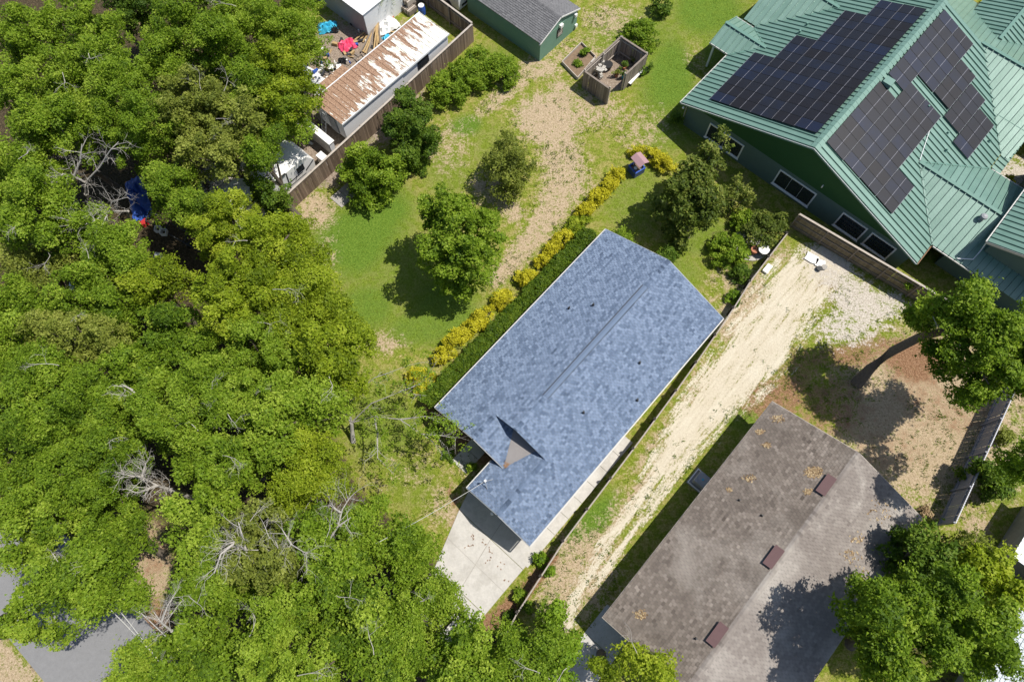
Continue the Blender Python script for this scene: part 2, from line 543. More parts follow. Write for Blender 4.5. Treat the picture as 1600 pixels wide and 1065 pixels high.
def blob(k, x, y, rx, ry, ang=0, w=1.0, pw=2.0, wf=1.0):
    a = math.radians(ang)
    dx, dy = PX + WX * wf - x, PY + WY * wf - y
    X = (dx * math.cos(a) + dy * math.sin(a)) / rx
    Y = (-dx * math.sin(a) + dy * math.cos(a)) / ry
    r = np.sqrt(X * X + Y * Y)
    f = np.clip(1.6 - r, 0, 1) * w
    zones[k] = np.maximum(zones[k], f) if w > 0 else np.clip(zones[k] + f, 0, 1)
def strip(k, pts, w=1.0, wf=0.5):     # pts: (px, py, halfwidth)
    best = np.zeros_like(PX)
    qx, qy = PX + WX * wf, PY + WY * wf
    for (x0, y0, h0), (x1, y1, h1) in zip(pts, pts[1:]):
        dx, dy = x1 - x0, y1 - y0
        t = np.clip(((qx - x0) * dx + (qy - y0) * dy) / (dx * dx + dy * dy), 0, 1)
        d = np.hypot(qx - x0 - dx * t, qy - y0 - dy * t) / (h0 + (h1 - h0) * t)
        best = np.maximum(best, np.clip(1.5 - d, 0, 1))
    zones[k] = np.maximum(zones[k], best * w)
L = "lush"
for a in [(560, 370, 75, 55, -30, 1), (600, 330, 40, 40, 0, .9), (570, 480, 50, 40, 0, .75), (650, 510, 50, 30, 0, .7), (722, 195, 22, 20, 0, .95),
          (690, 480, 60, 50, 0, .7), (1110, 25, 60, 40, 0, .8), (1040, 120, 40, 60, 0, .85), (1000, 60, 80, 40, 0, .5), (1130, 90, 30, 40, 0, .6),
          (1060, 430, 50, 40, 0, .5), (1105, 370, 60, 30, 0, .55), (920, 820, 22, 60, 40, 1.0), (1090, 545, 14, 50, 38, .6), (860, 940, 18, 40, 30, .6),
          (1000, 290, 40, 40, 0, .45), (770, 95, 50, 30, 0, .5), (975, 320, 40, 40, 0, .45), (600, 660, 60, 60, 0, .5), (640, 760, 40, 50, 0, .35), (760, 230, 40, 40, 0, .35), (700, 280, 40, 40, 0, .4), (1590, 690, 20, 60, 0, .4),
          (1170, 655, 25, 20, 0, .7), (900, 260, 40, 50, 0, .0), (620, 420, 60, 60, 0, .5), (1050, 200, 50, 30, 0, .5), (1560, 760, 40, 30, 0, .5)]:
    blob(L, *a)
strip("dry", [(880, 150, 20), (872, 215, 32), (885, 285, 36), (862, 330, 26), (812, 395, 20), (780, 435, 15)], .74)
for a in [(790, 145, 60, 16, -30, .6), (850, 112, 36, 18, 0, .7), (700, 230, 26, 40, 0, .45), (765, 295, 30, 22, 0, .75), (930, 170, 45, 22, 0, .55),
          (700, 795, 36, 28, 0, .55), (650, 740, 50, 30, 0, .25), (1000, 200, 40, 30, 0, .4), (1150, 440, 30, 30, 0, .5), (800, 320, 20, 16, 0, .7),
          (495, 325, 26, 26, 0, .75), (510, 400, 14, 40, 0, .3), (600, 540, 30, 18, 0, .6), (1450, 660, 130, 130, 0, .95), (1160, 480, 22, 50, 38, .8),
          (1090, 610, 14, 60, 38, .62), (1020, 690, 12, 60, 38, .5), (960, 790, 10, 40, 38, .4), (900, 900, 50, 70, 30, .75), (900, 90, 40, 30, 0, .5),
          (1530, 830, 22, 30, 0, .8), (1090, 100, 20, 20, 0, .3), (1590, 620, 30, 20, 0, .7), (1210, 400, 30, 12, 0, .6), (950, 30, 40, 20, 0, .55),
          (1100, 500, 10, 40, 38, .4), (860, 190, 50, 30, 0, .9), (1210, 190, 20, 20, 0, 0.2), (730, 730, 16, 50, -30, .4)]:
    blob("dry", *a)
strip("sand", [(1300, 400, 30), (1240, 455, 44), (1190, 530, 46), (1140, 600, 42), (1080, 670, 32), (1040, 720, 26)], .95)
strip("sand", [(1040, 715, 12), (995, 780, 12), (945, 850, 11), (905, 915, 10), (885, 975, 10)], .72)
strip("sand", [(1062, 735, 8), (1025, 780, 9), (975, 845, 8), (925, 915, 7)], .68)
strip("dry", [(1050, 700, 7), (1010, 750, 9), (965, 815, 9), (920, 890, 10), (890, 950, 8)], .8)
strip("dry", [(1215, 500, 6), (1140, 590, 7), (1060, 690, 8)], .5)
for a in [(1300, 420, 50, 25, 30, .75), (1340, 470, 50, 30, 30, .95), (1325, 510, 46, 30, 0, .7), (1390, 480, 26, 20, 0, .75)]:
    blob("wsand", *a)
for a in [(1290, 445, 24, 16, 0, .7), (1210, 620, 50, 40, 0, .7), (1430, 560, 45, 30, 0, .95), (1250, 570, 40, 30, 0, .5), (1330, 560, 50, 25, 0, .7), (1500, 640, 40, 40, 0, .4),
          (232, 868, 30, 50, 0, .45), (245, 960, 20, 30, 0, .7), (1300, 640, 60, 40, 0, .5), (1370, 540, 30, 20, 0, .6), (1310, 470, 26, 20, 0, .45), (1450, 620, 50, 40, 0, .4), (1390, 700, 50, 40, 0, .35)]:
    blob("litter", *a)
strip("litter", [(865, 870, 8), (820, 925, 11), (780, 965, 14), (755, 985, 14)], 1.0, .2)
strip("litter", [(700, 765, 5), (722, 800, 5), (700, 850, 5)], .8, .2)
strip("litter", [(690, 640, 26), (735, 690, 24), (770, 720, 14)], 1.0, .3)
blob("dirt", 560, 120, 90, 90, 0, 1.0)
blob("dirt", 500, 235, 50, 50, 0, 1.0)
blob("dirt", 962, 112, 34, 24, -30, 1.1, wf=.1)
for a in [(960, 125, 40, 30, 0, .0)]:
    blob("dirt", *a)
blob("wsand", 385, 275, 60, 45, -30, 1.0)
blob("wsand", 1585, 280, 30, 30, 0, .9)
# under the woods on the left: brown litter
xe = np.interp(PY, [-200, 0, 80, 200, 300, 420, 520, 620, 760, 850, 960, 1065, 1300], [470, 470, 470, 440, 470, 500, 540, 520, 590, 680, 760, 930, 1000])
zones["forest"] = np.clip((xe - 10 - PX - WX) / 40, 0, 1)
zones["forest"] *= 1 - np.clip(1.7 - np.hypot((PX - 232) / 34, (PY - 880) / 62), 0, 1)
zones["dry"] = np.maximum(zones["dry"], np.clip(1.7 - np.hypot((PX - 232) / 34, (PY - 880) / 62), 0, 1) * .85)
zones["dry"] = np.maximum(zones["dry"], np.clip((60 - PX + (PY - 1030)) / 40, 0, 1) * (PY > 990) * .8)
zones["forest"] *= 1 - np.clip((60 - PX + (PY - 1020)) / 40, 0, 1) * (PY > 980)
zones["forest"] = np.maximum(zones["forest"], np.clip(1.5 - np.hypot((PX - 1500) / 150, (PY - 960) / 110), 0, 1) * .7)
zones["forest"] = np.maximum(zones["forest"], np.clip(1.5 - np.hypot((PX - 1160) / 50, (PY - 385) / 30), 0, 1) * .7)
gm = bpy.data.meshes.new("ground")
nx, ny = len(gx), len(gy_)
co = np.stack([GX.ravel(), GY.ravel(), np.zeros(GX.size)], 1).astype(np.float32)
idx = np.arange(nx * ny).reshape(ny, nx)
fq = np.stack([idx[:-1, :-1].ravel(), idx[:-1, 1:].ravel(), idx[1:, 1:].ravel(), idx[1:, :-1].ravel()], 1)
gm.vertices.add(len(co)); gm.vertices.foreach_set("co", co.ravel())
gm.loops.add(fq.size); gm.loops.foreach_set("vertex_index", fq.ravel().astype(np.int32))
gm.polygons.add(len(fq)); gm.polygons.foreach_set("loop_start", np.arange(0, fq.size, 4, dtype=np.int32))
gm.update(calc_edges=True)
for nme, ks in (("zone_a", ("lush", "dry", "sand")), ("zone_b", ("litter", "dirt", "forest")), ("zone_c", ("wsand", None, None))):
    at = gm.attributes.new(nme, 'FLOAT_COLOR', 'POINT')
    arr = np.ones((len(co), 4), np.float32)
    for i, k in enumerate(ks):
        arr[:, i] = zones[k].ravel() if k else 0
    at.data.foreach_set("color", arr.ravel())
gm.materials.append(MATS["ground_cover"])
link(bpy.data.objects.new("ground", gm), kind="structure")

def zval(k, x, y):
    i = int(np.clip(np.searchsorted(gx, x), 0, nx - 1)); j = int(np.clip(np.searchsorted(gy_, y), 0, ny - 1))
    return zones[k][j, i]

# the street at the lower left, running across the site
mb = MB()
street = [W(10, 992), W(72, 1068), W(150, 1150), W(360, 1150), W(255, 1000), W(206, 944), W(130, 860), W(60, 800), W(-60, 790), W(-120, 900)]
mb.solid([p + Vector((0, 0, -0.05)) for p in street], [p + Vector((0, 0, 0.012)) for p in street])
mb.build("street", "asphalt", kind="structure")

# paving slabs
def slabs(name, quadpx, nu, nv, mat, label=None, z=0.035, gap=0.006, jit=0.004, kind="structure"):
    P = [Vector((q.x, q.y, 0)) if isinstance(q, Vector) else W(*q) for q in quadpx]
    c = sum(P, Vector()) / 4
    mbb = MB(); mbb.solid([p + Vector((0, 0, -.06)) for p in P], [p + Vector((0, 0, .018)) for p in P])
    r = bpy.data.objects.new(name, None)
    link(r, kind=kind)
    r.location = (c.x, c.y, 0); WLOC[r.name] = Vector((c.x, c.y, 0))
    mbb.build("slab_bed", "concrete_old", r)
    for i in range(nu):
        for j in range(nv):
            def q(a, b_):
                return (P[0] * (1 - a) + P[1] * a) * (1 - b_) + (P[3] * (1 - a) + P[2] * a) * b_
            g = gap
            pts = [q(i / nu + g, j / nv + g), q((i + 1) / nu - g, j / nv + g), q((i + 1) / nu - g, (j + 1) / nv - g), q(i / nu + g, (j + 1) / nv - g)]
            dz = rnd.uniform(-jit, jit)
            mb = MB()
            mb.solid([Vector((p.x, p.y, -0.05)) for p in pts], [Vector((p.x, p.y, z + dz)) for p in pts])
            mb.build("slab", mat, r)
    return r
slabs("driveway", [S(3.3, -6.3), S(1.35, -5.75), S(1.35, -.27), S(3.3, -.27)], 1, 2, "concrete", gap=0.004)
slabs("driveway", [S(1.33, -5.75), S(-2.2, -4.5), S(-2.2, -.27), S(1.33, -.27)], 2, 2, "concrete", gap=0.004)
slabs("driveway", [S(-2.22, -4.5), S(-6.0, -4.1), S(-6.0, -.22), S(-2.22, -.27)], 2, 2, "concrete", gap=0.004)
def usl(name, u0, u1, v0, v1, nu, nv, mat, z=0.04):
    r = bpy.data.objects.new(name, None)
    link(r, kind="structure")
    c = S((u0 + u1) / 2, (v0 + v1) / 2, 0); r.location = c; WLOC[r.name] = c
    for i in range(nu):
        for j in range(nv):
            mb = MB(); du, dv = (u1 - u0) / nu, (v1 - v0) / nv
            mb.ubox(u0 + i * du + .012, u0 + (i + 1) * du - .012, v0 + j * dv + .012, v0 + (j + 1) * dv - .012, -0.05, z + rnd.uniform(-.004, .004))
            mb.build("slab", mat, r)
    return r
usl("pavement", 1.6, 12.2, -1.2, -0.12, 8, 1, "concrete", 0.045)
usl("path", 3.3, 8.2, -8.3, -7.0, 4, 1, "concrete", 0.03)
usl("driveway", -3.2, 3.3, 4.9, 7.2, 3, 1, "concrete", 0.035)

# ------------------------------------------------------------------ roof builders
def clip(poly, ax, val, keep_gt):
    out = []
    for i in range(len(poly)):
        a, b_ = poly[i - 1], poly[i]
        ia = (a[ax] >= val) == keep_gt or a[ax] == val
        ib = (b_[ax] >= val) == keep_gt or b_[ax] == val
        if ia != ib:
            t = (val - a[ax]) / (b_[ax] - a[ax])
            out.append(tuple(a[k] + (b_[k] - a[k]) * t for k in range(2)))
        if ib: out.append(b_)
    return out

def plane_frame(P0, sdir_, tdir_):
    """P0 site point (u,v,z) as a world vector, s along the eave, t up the slope"""
    s = Vector(sdir_).normalized(); t = Vector(tdir_).normalized()
    n = s.cross(t)
    if n.z < 0: n = -n
    return P0, s, t, n

def metal_plane(parent, pts, spacing=0.46, mat="green_metal", rib_h=0.085, rib_w=0.05, name="roof_panel", s0=None):
    """pts: site points, the first two along the eave; strips run up the slope"""
    P = [S(*p) for p in pts]
    s = (P[1] - P[0]).normalized()
    n = (P[1] - P[0]).cross(P[2] - P[0]).normalized()
    if n.z < 0: n = -n
    t = n.cross(s)
    if t.z < 0: t = -t
    Q = [((p - P[0]).dot(s), (p - P[0]).dot(t)) for p in P]
    lo, hi = min(q[0] for q in Q), max(q[0] for q in Q)
    to = lambda a, b_, h: P[0] + s * a + t * b_ + n * h
    k = lo
    while k < hi - 0.02:
        k2 = min(k + spacing, hi)
        c = clip(clip(Q, 0, k + 0.003, True), 0, k2 - 0.003, False)
        if len(c) >= 3:
            mb = MB()
            mb.solid([to(a, b_, -0.04) for a, b_ in c], [to(a, b_, 0) for a, b_ in c])
            r = clip(clip(Q, 0, k + 0.004, True), 0, k + 0.004 + rib_w, False)
            if len(r) >= 3:
                mb.solid([to(a, b_, 0.0) for a, b_ in r], [to(a, b_, rib_h) for a, b_ in r])
            mb.build(name, mat, parent)
        k = k2

def bar(mb, a, b_, w, h, up=Vector((0, 0, 1)), mat=0, off=0.0):
    a, b_ = Vector(a), Vector(b_)
    d = (b_ - a).normalized()
    sd = d.cross(up).normalized() * (w / 2)
    u2 = sd.cross(d).normalized()
    if u2.z < 0: u2 = -u2
    o = u2 * off
    mb.solid([a - sd + o, a + sd + o, b_ + sd + o, b_ - sd + o], [a - sd + o + u2 * h, a + sd + o + u2 * h, b_ + sd + o + u2 * h, b_ - sd + o + u2 * h], mat)

def shingle_plane(parent, pts, mat, expo=0.155, tabw=0.24, thick=0.034, seed=0, tlo=0.0, thi=1.0, regular=False):
    """courses of tabs over any polygon; first two points along the eave. Returns (deck, shingles)"""
    r = random.Random(seed)
    P = [S(*p) for p in pts]
    s = (P[1] - P[0]).normalized()
    n = Vector((0, 0, 0))
    for i in range(1, len(P) - 1):
        n += (P[i] - P[0]).cross(P[i + 1] - P[0])
    n.normalize()
    if n.z < 0: n = -n
    t = n.cross(s)
    if t.z < 0: t = -t
    Q = [((p - P[0]).dot(s), (p - P[0]).dot(t)) for p in P]
    to = lambda a, b_, h: P[0] + s * a + t * b_ + n * h
    mb = MB()
    mb.solid([to(a, b_, -0.10) for a, b_ in Q], [to(a, b_, 0.0) for a, b_ in Q])
    deck = mb.build("roof", "roof_felt", parent)
    tmax = max(q[1] for q in Q)
    def spans(y):
        xs = []
        for i in range(len(Q)):
            a, b_ = Q[i - 1], Q[i]
            if (a[1] > y) != (b_[1] > y):
                xs.append(a[0] + (b_[0] - a[0]) * (y - a[1]) / (b_[1] - a[1]))
        xs.sort()
        return list(zip(xs[::2], xs[1::2]))
    mb = MB()
    y = 0.0
    row = 0
    while y < tmax - 0.01:
        y1 = min(y + expo, tmax)
        A, B = spans(y + 0.002), spans(y1 - 0.002)
        if len(A) != len(B):
            A = B = spans((y + y1) / 2)
        off = (row % 2) * 0.5 + r.uniform(-.15, .15)
        for (a0, a1), (b0, b1) in zip(A, B):
            k0 = math.floor(min(a0, b0) / tabw) - 1
            k1 = math.ceil(max(a1, b1) / tabw) + 1
            cuts = [(k + off + (0 if regular else r.uniform(-.13, .13))) * tabw for k in range(k0, k1)]
            for c0, c1 in zip(cuts, cuts[1:]):
                p0, p1 = max(c0, a0), min(c1, a1)
                q0, q1 = max(c0, b0), min(c1, b1)
                if p1 - p0 < 0.01 or q1 - q0 < 0.01: continue
                h = thick * r.uniform(.75, 1.3); g = 0.007 if regular else 0.010
                tn = min(1, max(0, r.gauss(0.55, .13) if regular else r.gauss(0.64, .08) if r.random() < .6 else r.gauss(0.42, .09)))
                tn = tlo + (thi - tlo) * tn
                k = len(mb.v)
                y2 = min(y1 + 0.02, tmax)
                mb.v += [tuple(to(p0 + g, y, 0)), tuple(to(p1 - g, y, 0)), tuple(to(p1 - g, y, h)), tuple(to(p0 + g, y, h)),
                         tuple(to(q1 - g, y2, 0.004)), tuple(to(q0 + g, y2, 0.004))]
                mb.t += [tn] * 6
                mb.f += [(k, k + 1, k + 2, k + 3), (k + 3, k + 2, k + 4, k + 5), (k + 1, k + 4, k + 2), (k, k + 3, k + 5)]
                mb.m += [0] * 4
        y = y1; row += 1
    mb.build("shingle", mat, deck, kind="stuff")
    return deck

def ridge_caps(parent, a, b_, mat, w=0.15, step=0.2, drop=0.3, seed=1, h=0.035, name="ridge_cap"):
    """overlapping caps saddled over a ridge, one part"""
    r = random.Random(seed)
    a, b_ = S(*a), S(*b_)
    d = (b_ - a); L_ = d.length; d.normalize()
    sd = d.cross(Vector((0, 0, 1))).normalized()
    mb = MB()
    k = 0.0
    while k < L_ - 0.02:
        k1 = min(k + step, L_)
        p, q = a + d * k, a + d * (k1 - 0.004)
        hh = h + 0.01
        tn = min(1, max(0, r.gauss(0.42, .2)))
        dn = Vector((0, 0, -w * drop))
        z0, z1 = Vector((0, 0, hh)), Vector((0, 0, h * 0.55))
        i = len(mb.v)
        mb.v += [tuple(x) for x in (p - sd * w + dn + z0, p + z0, p + sd * w + dn + z0, q - sd * w + dn + z1, q + z1, q + sd * w + dn + z1,
                                    p - sd * w + dn, p, p + sd * w + dn)]
        mb.t += [tn] * 9
        mb.f += [(i, i + 1, i + 4, i + 3), (i + 1, i + 2, i + 5, i + 4), (i + 6, i + 7, i + 1, i), (i + 7, i + 8, i + 2, i + 1)]
        mb.m += [0] * 4
        k = k1
    return mb.build(name, mat, parent, kind="stuff")

def gutter(parent, a, b_, mat="gutter_white", w=0.07, h=0.09):
    mb = MB(); bar(mb, S(*a), S(*b_), w, h)
    return mb.build("gutter", mat, parent)

def pipe_vent(parent, p, r=0.06, h=0.28, mat="black_plastic", name="pipe_vent"):
    mb = MB(); mb.lathe(p, [(r * 1.9, -0.03), (r * 1.6, 0.03), (r, 0.06), (r, h), (r * .7, h)], 10)
    return mb.build(name, mat, parent)

# ------------------------------------------------------------------ blue-grey shingled house
PIT = 0.367
def zW(v): return 2.55 + PIT * (v + 10.93)
def zE(v): return 2.55 + PIT * (-0.85 - v)
UB, UM, UL, UG = 22.15, 6.87, 4.87, 2.52
VR = -5.89; ZR = zW(VR)
bh = root("blue_roofed_house", S(12, -5.9, 0), "long low house with blue grey shingle roof beside the yellow hedge", "house")
for (u0, u1, v0, v1) in [(UM + .35, UB - .4, -10.55, -1.25), (UL + .35, UM + .35, -10.55, -5.2), (UG + .4, UM + .35, -5.2, -1.25), (UG + .4, UL, -5.6, -5.2)]:
    mb = MB(); mb.ubox(u0, u1, v0, v1, 0, 2.44); mb.build("wall", "cream_wall", bh)
# upper gable walls
def gable_wall(u, v0, v1, va, z0, za, th=0.12, mat="cream_wall"):
    mb = MB()
    mb.solid([S(u, v0, z0), S(u, v1, z0), S(u, va, za)], [S(u + th, v0, z0), S(u + th, v1, z0), S(u + th, va, za)])
    mb.build("wall", mat, bh)
gable_wall(UM + .35, -10.4, -1.4, VR, 2.45, ZR - .12)
gable_wall(UB - .5, -10.4, -1.4, VR, 2.45, ZR - .12)
gable_wall(UL + .35, -10.4, -5.25, -7.56, 2.45, zW(-7.56) - .12)
gable_wall(UG + .4, -5.6, -1.4, -3.4, 2.45, zE(-3.4) - .12)
VL, VG = -7.55, -3.42
VV = -5.06; ZV = zE(VG) - PIT * (VG - VV)
U0i = UM + .33
sb = "shingle_blue"
shingle_plane(bh, [(UB, -10.93, 2.55), (UL, -10.93, 2.55), (UL, VL, zW(VL)), (UM, VL, zW(VL)), (UM, VR, ZR), (UB, VR, ZR)], sb, seed=1)
shingle_plane(bh, [(UG, -0.85, 2.55), (UB, -0.85, 2.55), (UB, VR, ZR), (UM, VR, ZR), (UM, VG, zE(VG)), (UG, VG, zE(VG))], sb, seed=2)
zl = lambda v: zW(VL) - PIT * (v - VL)
zg = lambda v: zE(VG) - PIT * (VG - v)
shingle_plane(bh, [(U0i, VV, zl(VV)), (UL, VV, zl(VV)), (UL, VL, zW(VL)), (U0i, VL, zW(VL))], sb, seed=3)
shingle_plane(bh, [(UG, -5.95, zg(-5.95)), (UL - .02, -5.95, zg(-5.95)), (UL - .02, VV, zg(VV)), (U0i, VV, zg(VV)), (U0i, VG, zE(VG)), (UG, VG, zE(VG))], sb, seed=4)
ridge_caps(bh, (UB, VR, ZR), (UM, VR, ZR), sb, seed=5)
ridge_caps(bh, (UM, VL, zW(VL)), (UL, VL, zW(VL)), sb, seed=6)
ridge_caps(bh, (UM, VG, zE(VG)), (UG, VG, zE(VG)), sb, seed=7)
# raised ridge vent
mb = MB()
for sg in (-1, 1):
    a0, a1 = S(9.67, VR, ZR + .075), S(19.63, VR, ZR + .075)
    b0, b1 = S(9.67, VR + sg * .17, ZR + .02), S(19.63, VR + sg * .17, ZR + .02)
    dz = Vector((0, 0, -.05))
    mb.solid([a0 + dz, a1 + dz, b1 + dz, b0 + dz], [a0, a1, b1, b0])
rv = mb.build("ridge_vent", "shingle_blue", bh)
for sg in (-1, 1):
    mb = MB(); bar(mb, S(9.67, VR + sg * .20, ZR - .07), S(19.63, VR + sg * .20, ZR - .07), .045 if sg < 0 else .02, .065); mb.build("vent_shade", "black_plastic", rv)  # black bars drawing the vent's shadow line, thicker on the west side
# grey membrane cricket in the valley
mb = MB()
uw = UM + .34
kv = -6.25; kg = -4.15
pts = [S(UL + .02, VV, ZV + .03), S(uw, kv, zl(kv) + .03), S(uw, kg, zg(kg) + .03)]
mb.solid([p + Vector((0, 0, -.06)) for p in pts], pts)
mb.build("membrane", "membrane", bh)
mb = MB()
for k in range(60):
    tt = abs(rnd.gauss(0, .16)); q = S(UL + .12 + tt * 1.2, VV + rnd.gauss(0, .10) * (1 + tt), ZV + .06 + tt * .1)
    mb.obox(q, rnd.random() * 6, .07, .05, q.z, q.z + .012)
mb.build("leaf_litter", "rust", bh, kind="stuff")
# rake boards, gutters
mb = MB()
for a, b_ in [((UL - .02, -10.93, 2.55), (UL - .02, VL, zW(VL))), ((UL - .02, VL, zW(VL)), (UL - .02, VV, zl(VV))),
              ((UG - .02, -5.95, 2.55), (UG - .02, VG, zE(VG))), ((UG - .02, VG, zE(VG)), (UG - .02, -0.85, 2.55)),
              ((UB + .02, -10.93, 2.55), (UB + .02, VR, ZR)), ((UB + .02, VR, ZR), (UB + .02, -0.85, 2.55))]:
    mb = MB(); bar(mb, S(*a) + Vector((0, 0, -.17)), S(*b_) + Vector((0, 0, -.17)), .04, .16); mb.build("rake_board", "grey_metal", bh)
gutter(bh, (UL, -10.99, 2.45), (UB, -10.99, 2.45))
gutter(bh, (UG, -6.01, 2.45), (UL - .1, -6.01, 2.45))
gutter(bh, (UG, -0.79, 2.45), (UB, -0.79, 2.45))
def on_plane(px, py, P0, n):
    d = Vector(ray(px, py)); o = Vector((0, 0, CAM_H))
    return o + d * ((P0 - o).dot(n) / d.dot(n))
nWb = (S(1, 0, 0) - S(0, 0, 0)).cross(S(0, 1, PIT) - S(0, 0, 0)).normalized()
nEb = (S(1, 0, 0) - S(0, 0, 0)).cross(S(0, 1, -PIT) - S(0, 0, 0)).normalized()
for q in [(889, 482), (926.6, 477)]: pipe_vent(bh, on_plane(*q, S(10, -10.93, 2.55), nWb))
for q in [(999, 567), (995.5, 625), (911.5, 644.5)]: pipe_vent(bh, on_plane(*q, S(10, -.85, 2.55), nEb))
# service mast and floodlight
pm = S(3.5, -5.3, 2.78)
mb = MB(); mb.tube([pm, pm + Vector((0, 0, 0.75))], [.03, .03], 8); mb.lathe(pm + Vector((0, 0, .72)), [(.03, 0), (.085, .02), (.085, .12), (.02, .16)], 10)
mb.build("service_mast", "white_metal", bh)
pm2 = S(3.25, -4.9, 2.9)
mb = MB(); bar(mb, pm + Vector((0, 0, .5)), pm2 + Vector((0, 0, -.02)), .03, .03); bar(mb, pm + Vector((0, 0, .5)), S(3.95, -5.1, 2.85), .03, .03)
mb.build("mast_brace", "grey_metal", bh)
pf = S(UG - .12, -3.75, 2.95)
mb = MB(); mb.lathe(pf, [(.02, -.08), (.08, -.05), (.10, 0), (.08, .06), (.02, .09)], 12); mb.build("floodlight", "white_paint", bh)
# openings in the front walls
mb = MB(); mb.ubox(UG + .36, UG + .42, -5.1, -1.9, 0.02, 2.15); gd = mb.build("garage_door", "white_paint", bh)
for k in range(4):
    mb = MB(); mb.ubox(UG + .33, UG + .355, -5.05, -1.95, .05 + k * .53, .54 + k * .53); mb.build("door_panel", "white_paint", gd)
for v0, v1 in [(-9.9, -8.3)]:
    mb = MB(); mb.ubox(UL + .31, UL + .345, v0, v1, .9, 2.1); wf = mb.build("window", "white_paint", bh)
    mb = MB(); mb.ubox(UL + .29, UL + .305, v0 + .08, v1 - .08, .98, 2.02); mb.build("pane", "dark_glass", wf)
mb = MB(); mb.ubox(UL + .31, UL + .345, -7.4, -6.5, .02, 2.08); mb.build("door", "vent_brown", bh)

# power line to the mast: one span with its own sag
def cable(name, a, b_, sag, r, label, mat="wire", n=24, group=None):
    mb = MB(); a, b_ = Vector(a), Vector(b_)
    mb.tube([a.lerp(b_, i / n) + Vector((0, 0, -sag * 4 * (i / n) * (1 - i / n))) for i in range(n + 1)], [r] * (n + 1), 5)
    return mb.build(name, mat, None, label=label, cat="cable", group=group)
cable("service_cable", pm + Vector((0, 0, .7)), W(585, 850, 6.2), .5, .014, "thin grey power cable running from the house roof over the front lawn")

# ------------------------------------------------------------------ brown shingled house
br = root("brown_roofed_house", S(11, 10.3, 0), "large house with weathered brown shingle roof beside the sandy drive", "house")
BU0, BU1, BV0, BV1, BE = 2.36, 19.45, 4.88, 15.70, 2.8
BVR = (BV0 + BV1) / 2; BP = (4.55 - BE) / (BVR - BV0); BZR = 4.55
mb = MB(); mb.ubox(BU0 + .5, BU1 - .45, BV0 + .5, BV1 - .5, 0, 2.68); mb.build("wall", "cream_wall", br)
for uu in (BU0 + .5, BU1 - .58):
    mb = MB(); mb.solid([S(uu, BV0 + .55, 2.68), S(uu, BV1 - .55, 2.68), S(uu, BVR, BZR - .13)], [S(uu + .12, BV0 + .55, 2.68), S(uu + .12, BV1 - .55, 2.68), S(uu + .12, BVR, BZR - .13)]); mb.build("wall", "cream_wall", br)
shingle_plane(br, [(BU1, BV0, BE), (BU0, BV0, BE), (BU0, BVR, BZR), (BU1, BVR, BZR)], "shingle_brown", expo=.17, tabw=.24, seed=11, thick=.03, regular=True)
shingle_plane(br, [(BU0, BV1, BE), (BU1, BV1, BE), (BU1, BVR, BZR), (BU0, BVR, BZR)], "shingle_brown_pale", expo=.17, tabw=.24, seed=12, thick=.025, regular=True)
ridge_caps(br, (BU1, BVR, BZR), (BU0, BVR, BZR), "shingle_brown_pale", w=.17, seed=13, step=.22)
mb = MB()
for a, b_ in [((BU1 + .02, BV0, BE), (BU1 + .02, BVR, BZR)), ((BU1 + .02, BVR, BZR), (BU1 + .02, BV1, BE)), ((BU0 - .02, BV0, BE), (BU0 - .02, BVR, BZR)), ((BU0 - .02, BVR, BZR), (BU0 - .02, BV1, BE)),
              ((BU0, BV0 - .02, BE), (BU1, BV0 - .02, BE)), ((BU0, BV1 + .02, BE), (BU1, BV1 + .02, BE))]:
    mb = MB(); bar(mb, S(*a) + Vector((0, 0, -.2)), S(*b_) + Vector((0, 0, -.2)), .035, .18); mb.build("fascia", "wood_pale", br)
def bz(v): return BE + BP * (v - BV0)
for (uc) in (16.55, 11.15, 5.75):
    v0, v1 = 9.66, 10.04
    mb = MB()
    b4 = [S(uc - .62, v0, bz(v0) - .02), S(uc + .62, v0, bz(v0) - .02), S(uc + .62, v1 + .05, bz(v1)), S(uc - .62, v1 + .05, bz(v1))]
    t4 = [S(uc - .6, v0 - .02, bz(v0) + .17), S(uc + .6, v0 - .02, bz(v0) + .17), S(uc + .6, v1 + .04, bz(v1) + .20), S(uc - .6, v1 + .04, bz(v1) + .20)]
    mb.solid(b4, t4)
    q = [S(uc - .66, v0 - .08, bz(v0) + .171), S(uc + .66, v0 - .08, bz(v0) + .171), S(uc + .66, v1 + .09, bz(v1) + .203), S(uc - .66, v1 + .09, bz(v1) + .203)]
    mb.solid(q, [p + Vector((0, 0, .02)) for p in q])
    mb.build("roof_vent", "vent_brown", br)
nBw = (S(1, 0, 0) - S(0, 0, 0)).cross(S(0, 1, BP) - S(0, 0, 0)).normalized()
nBe = (S(1, 0, 0) - S(0, 0, 0)).cross(S(0, 1, -BP) - S(0, 0, 0)).normalized()
for q in [(1155, 781), (1190, 805), (1087, 997)]: pipe_vent(br, on_plane(*q, S(10, BV0, BE), nBw), .05, .22)
pipe_vent(br, on_plane(1188, 955, S(10, BV1, BE), nBe), .05, .22)
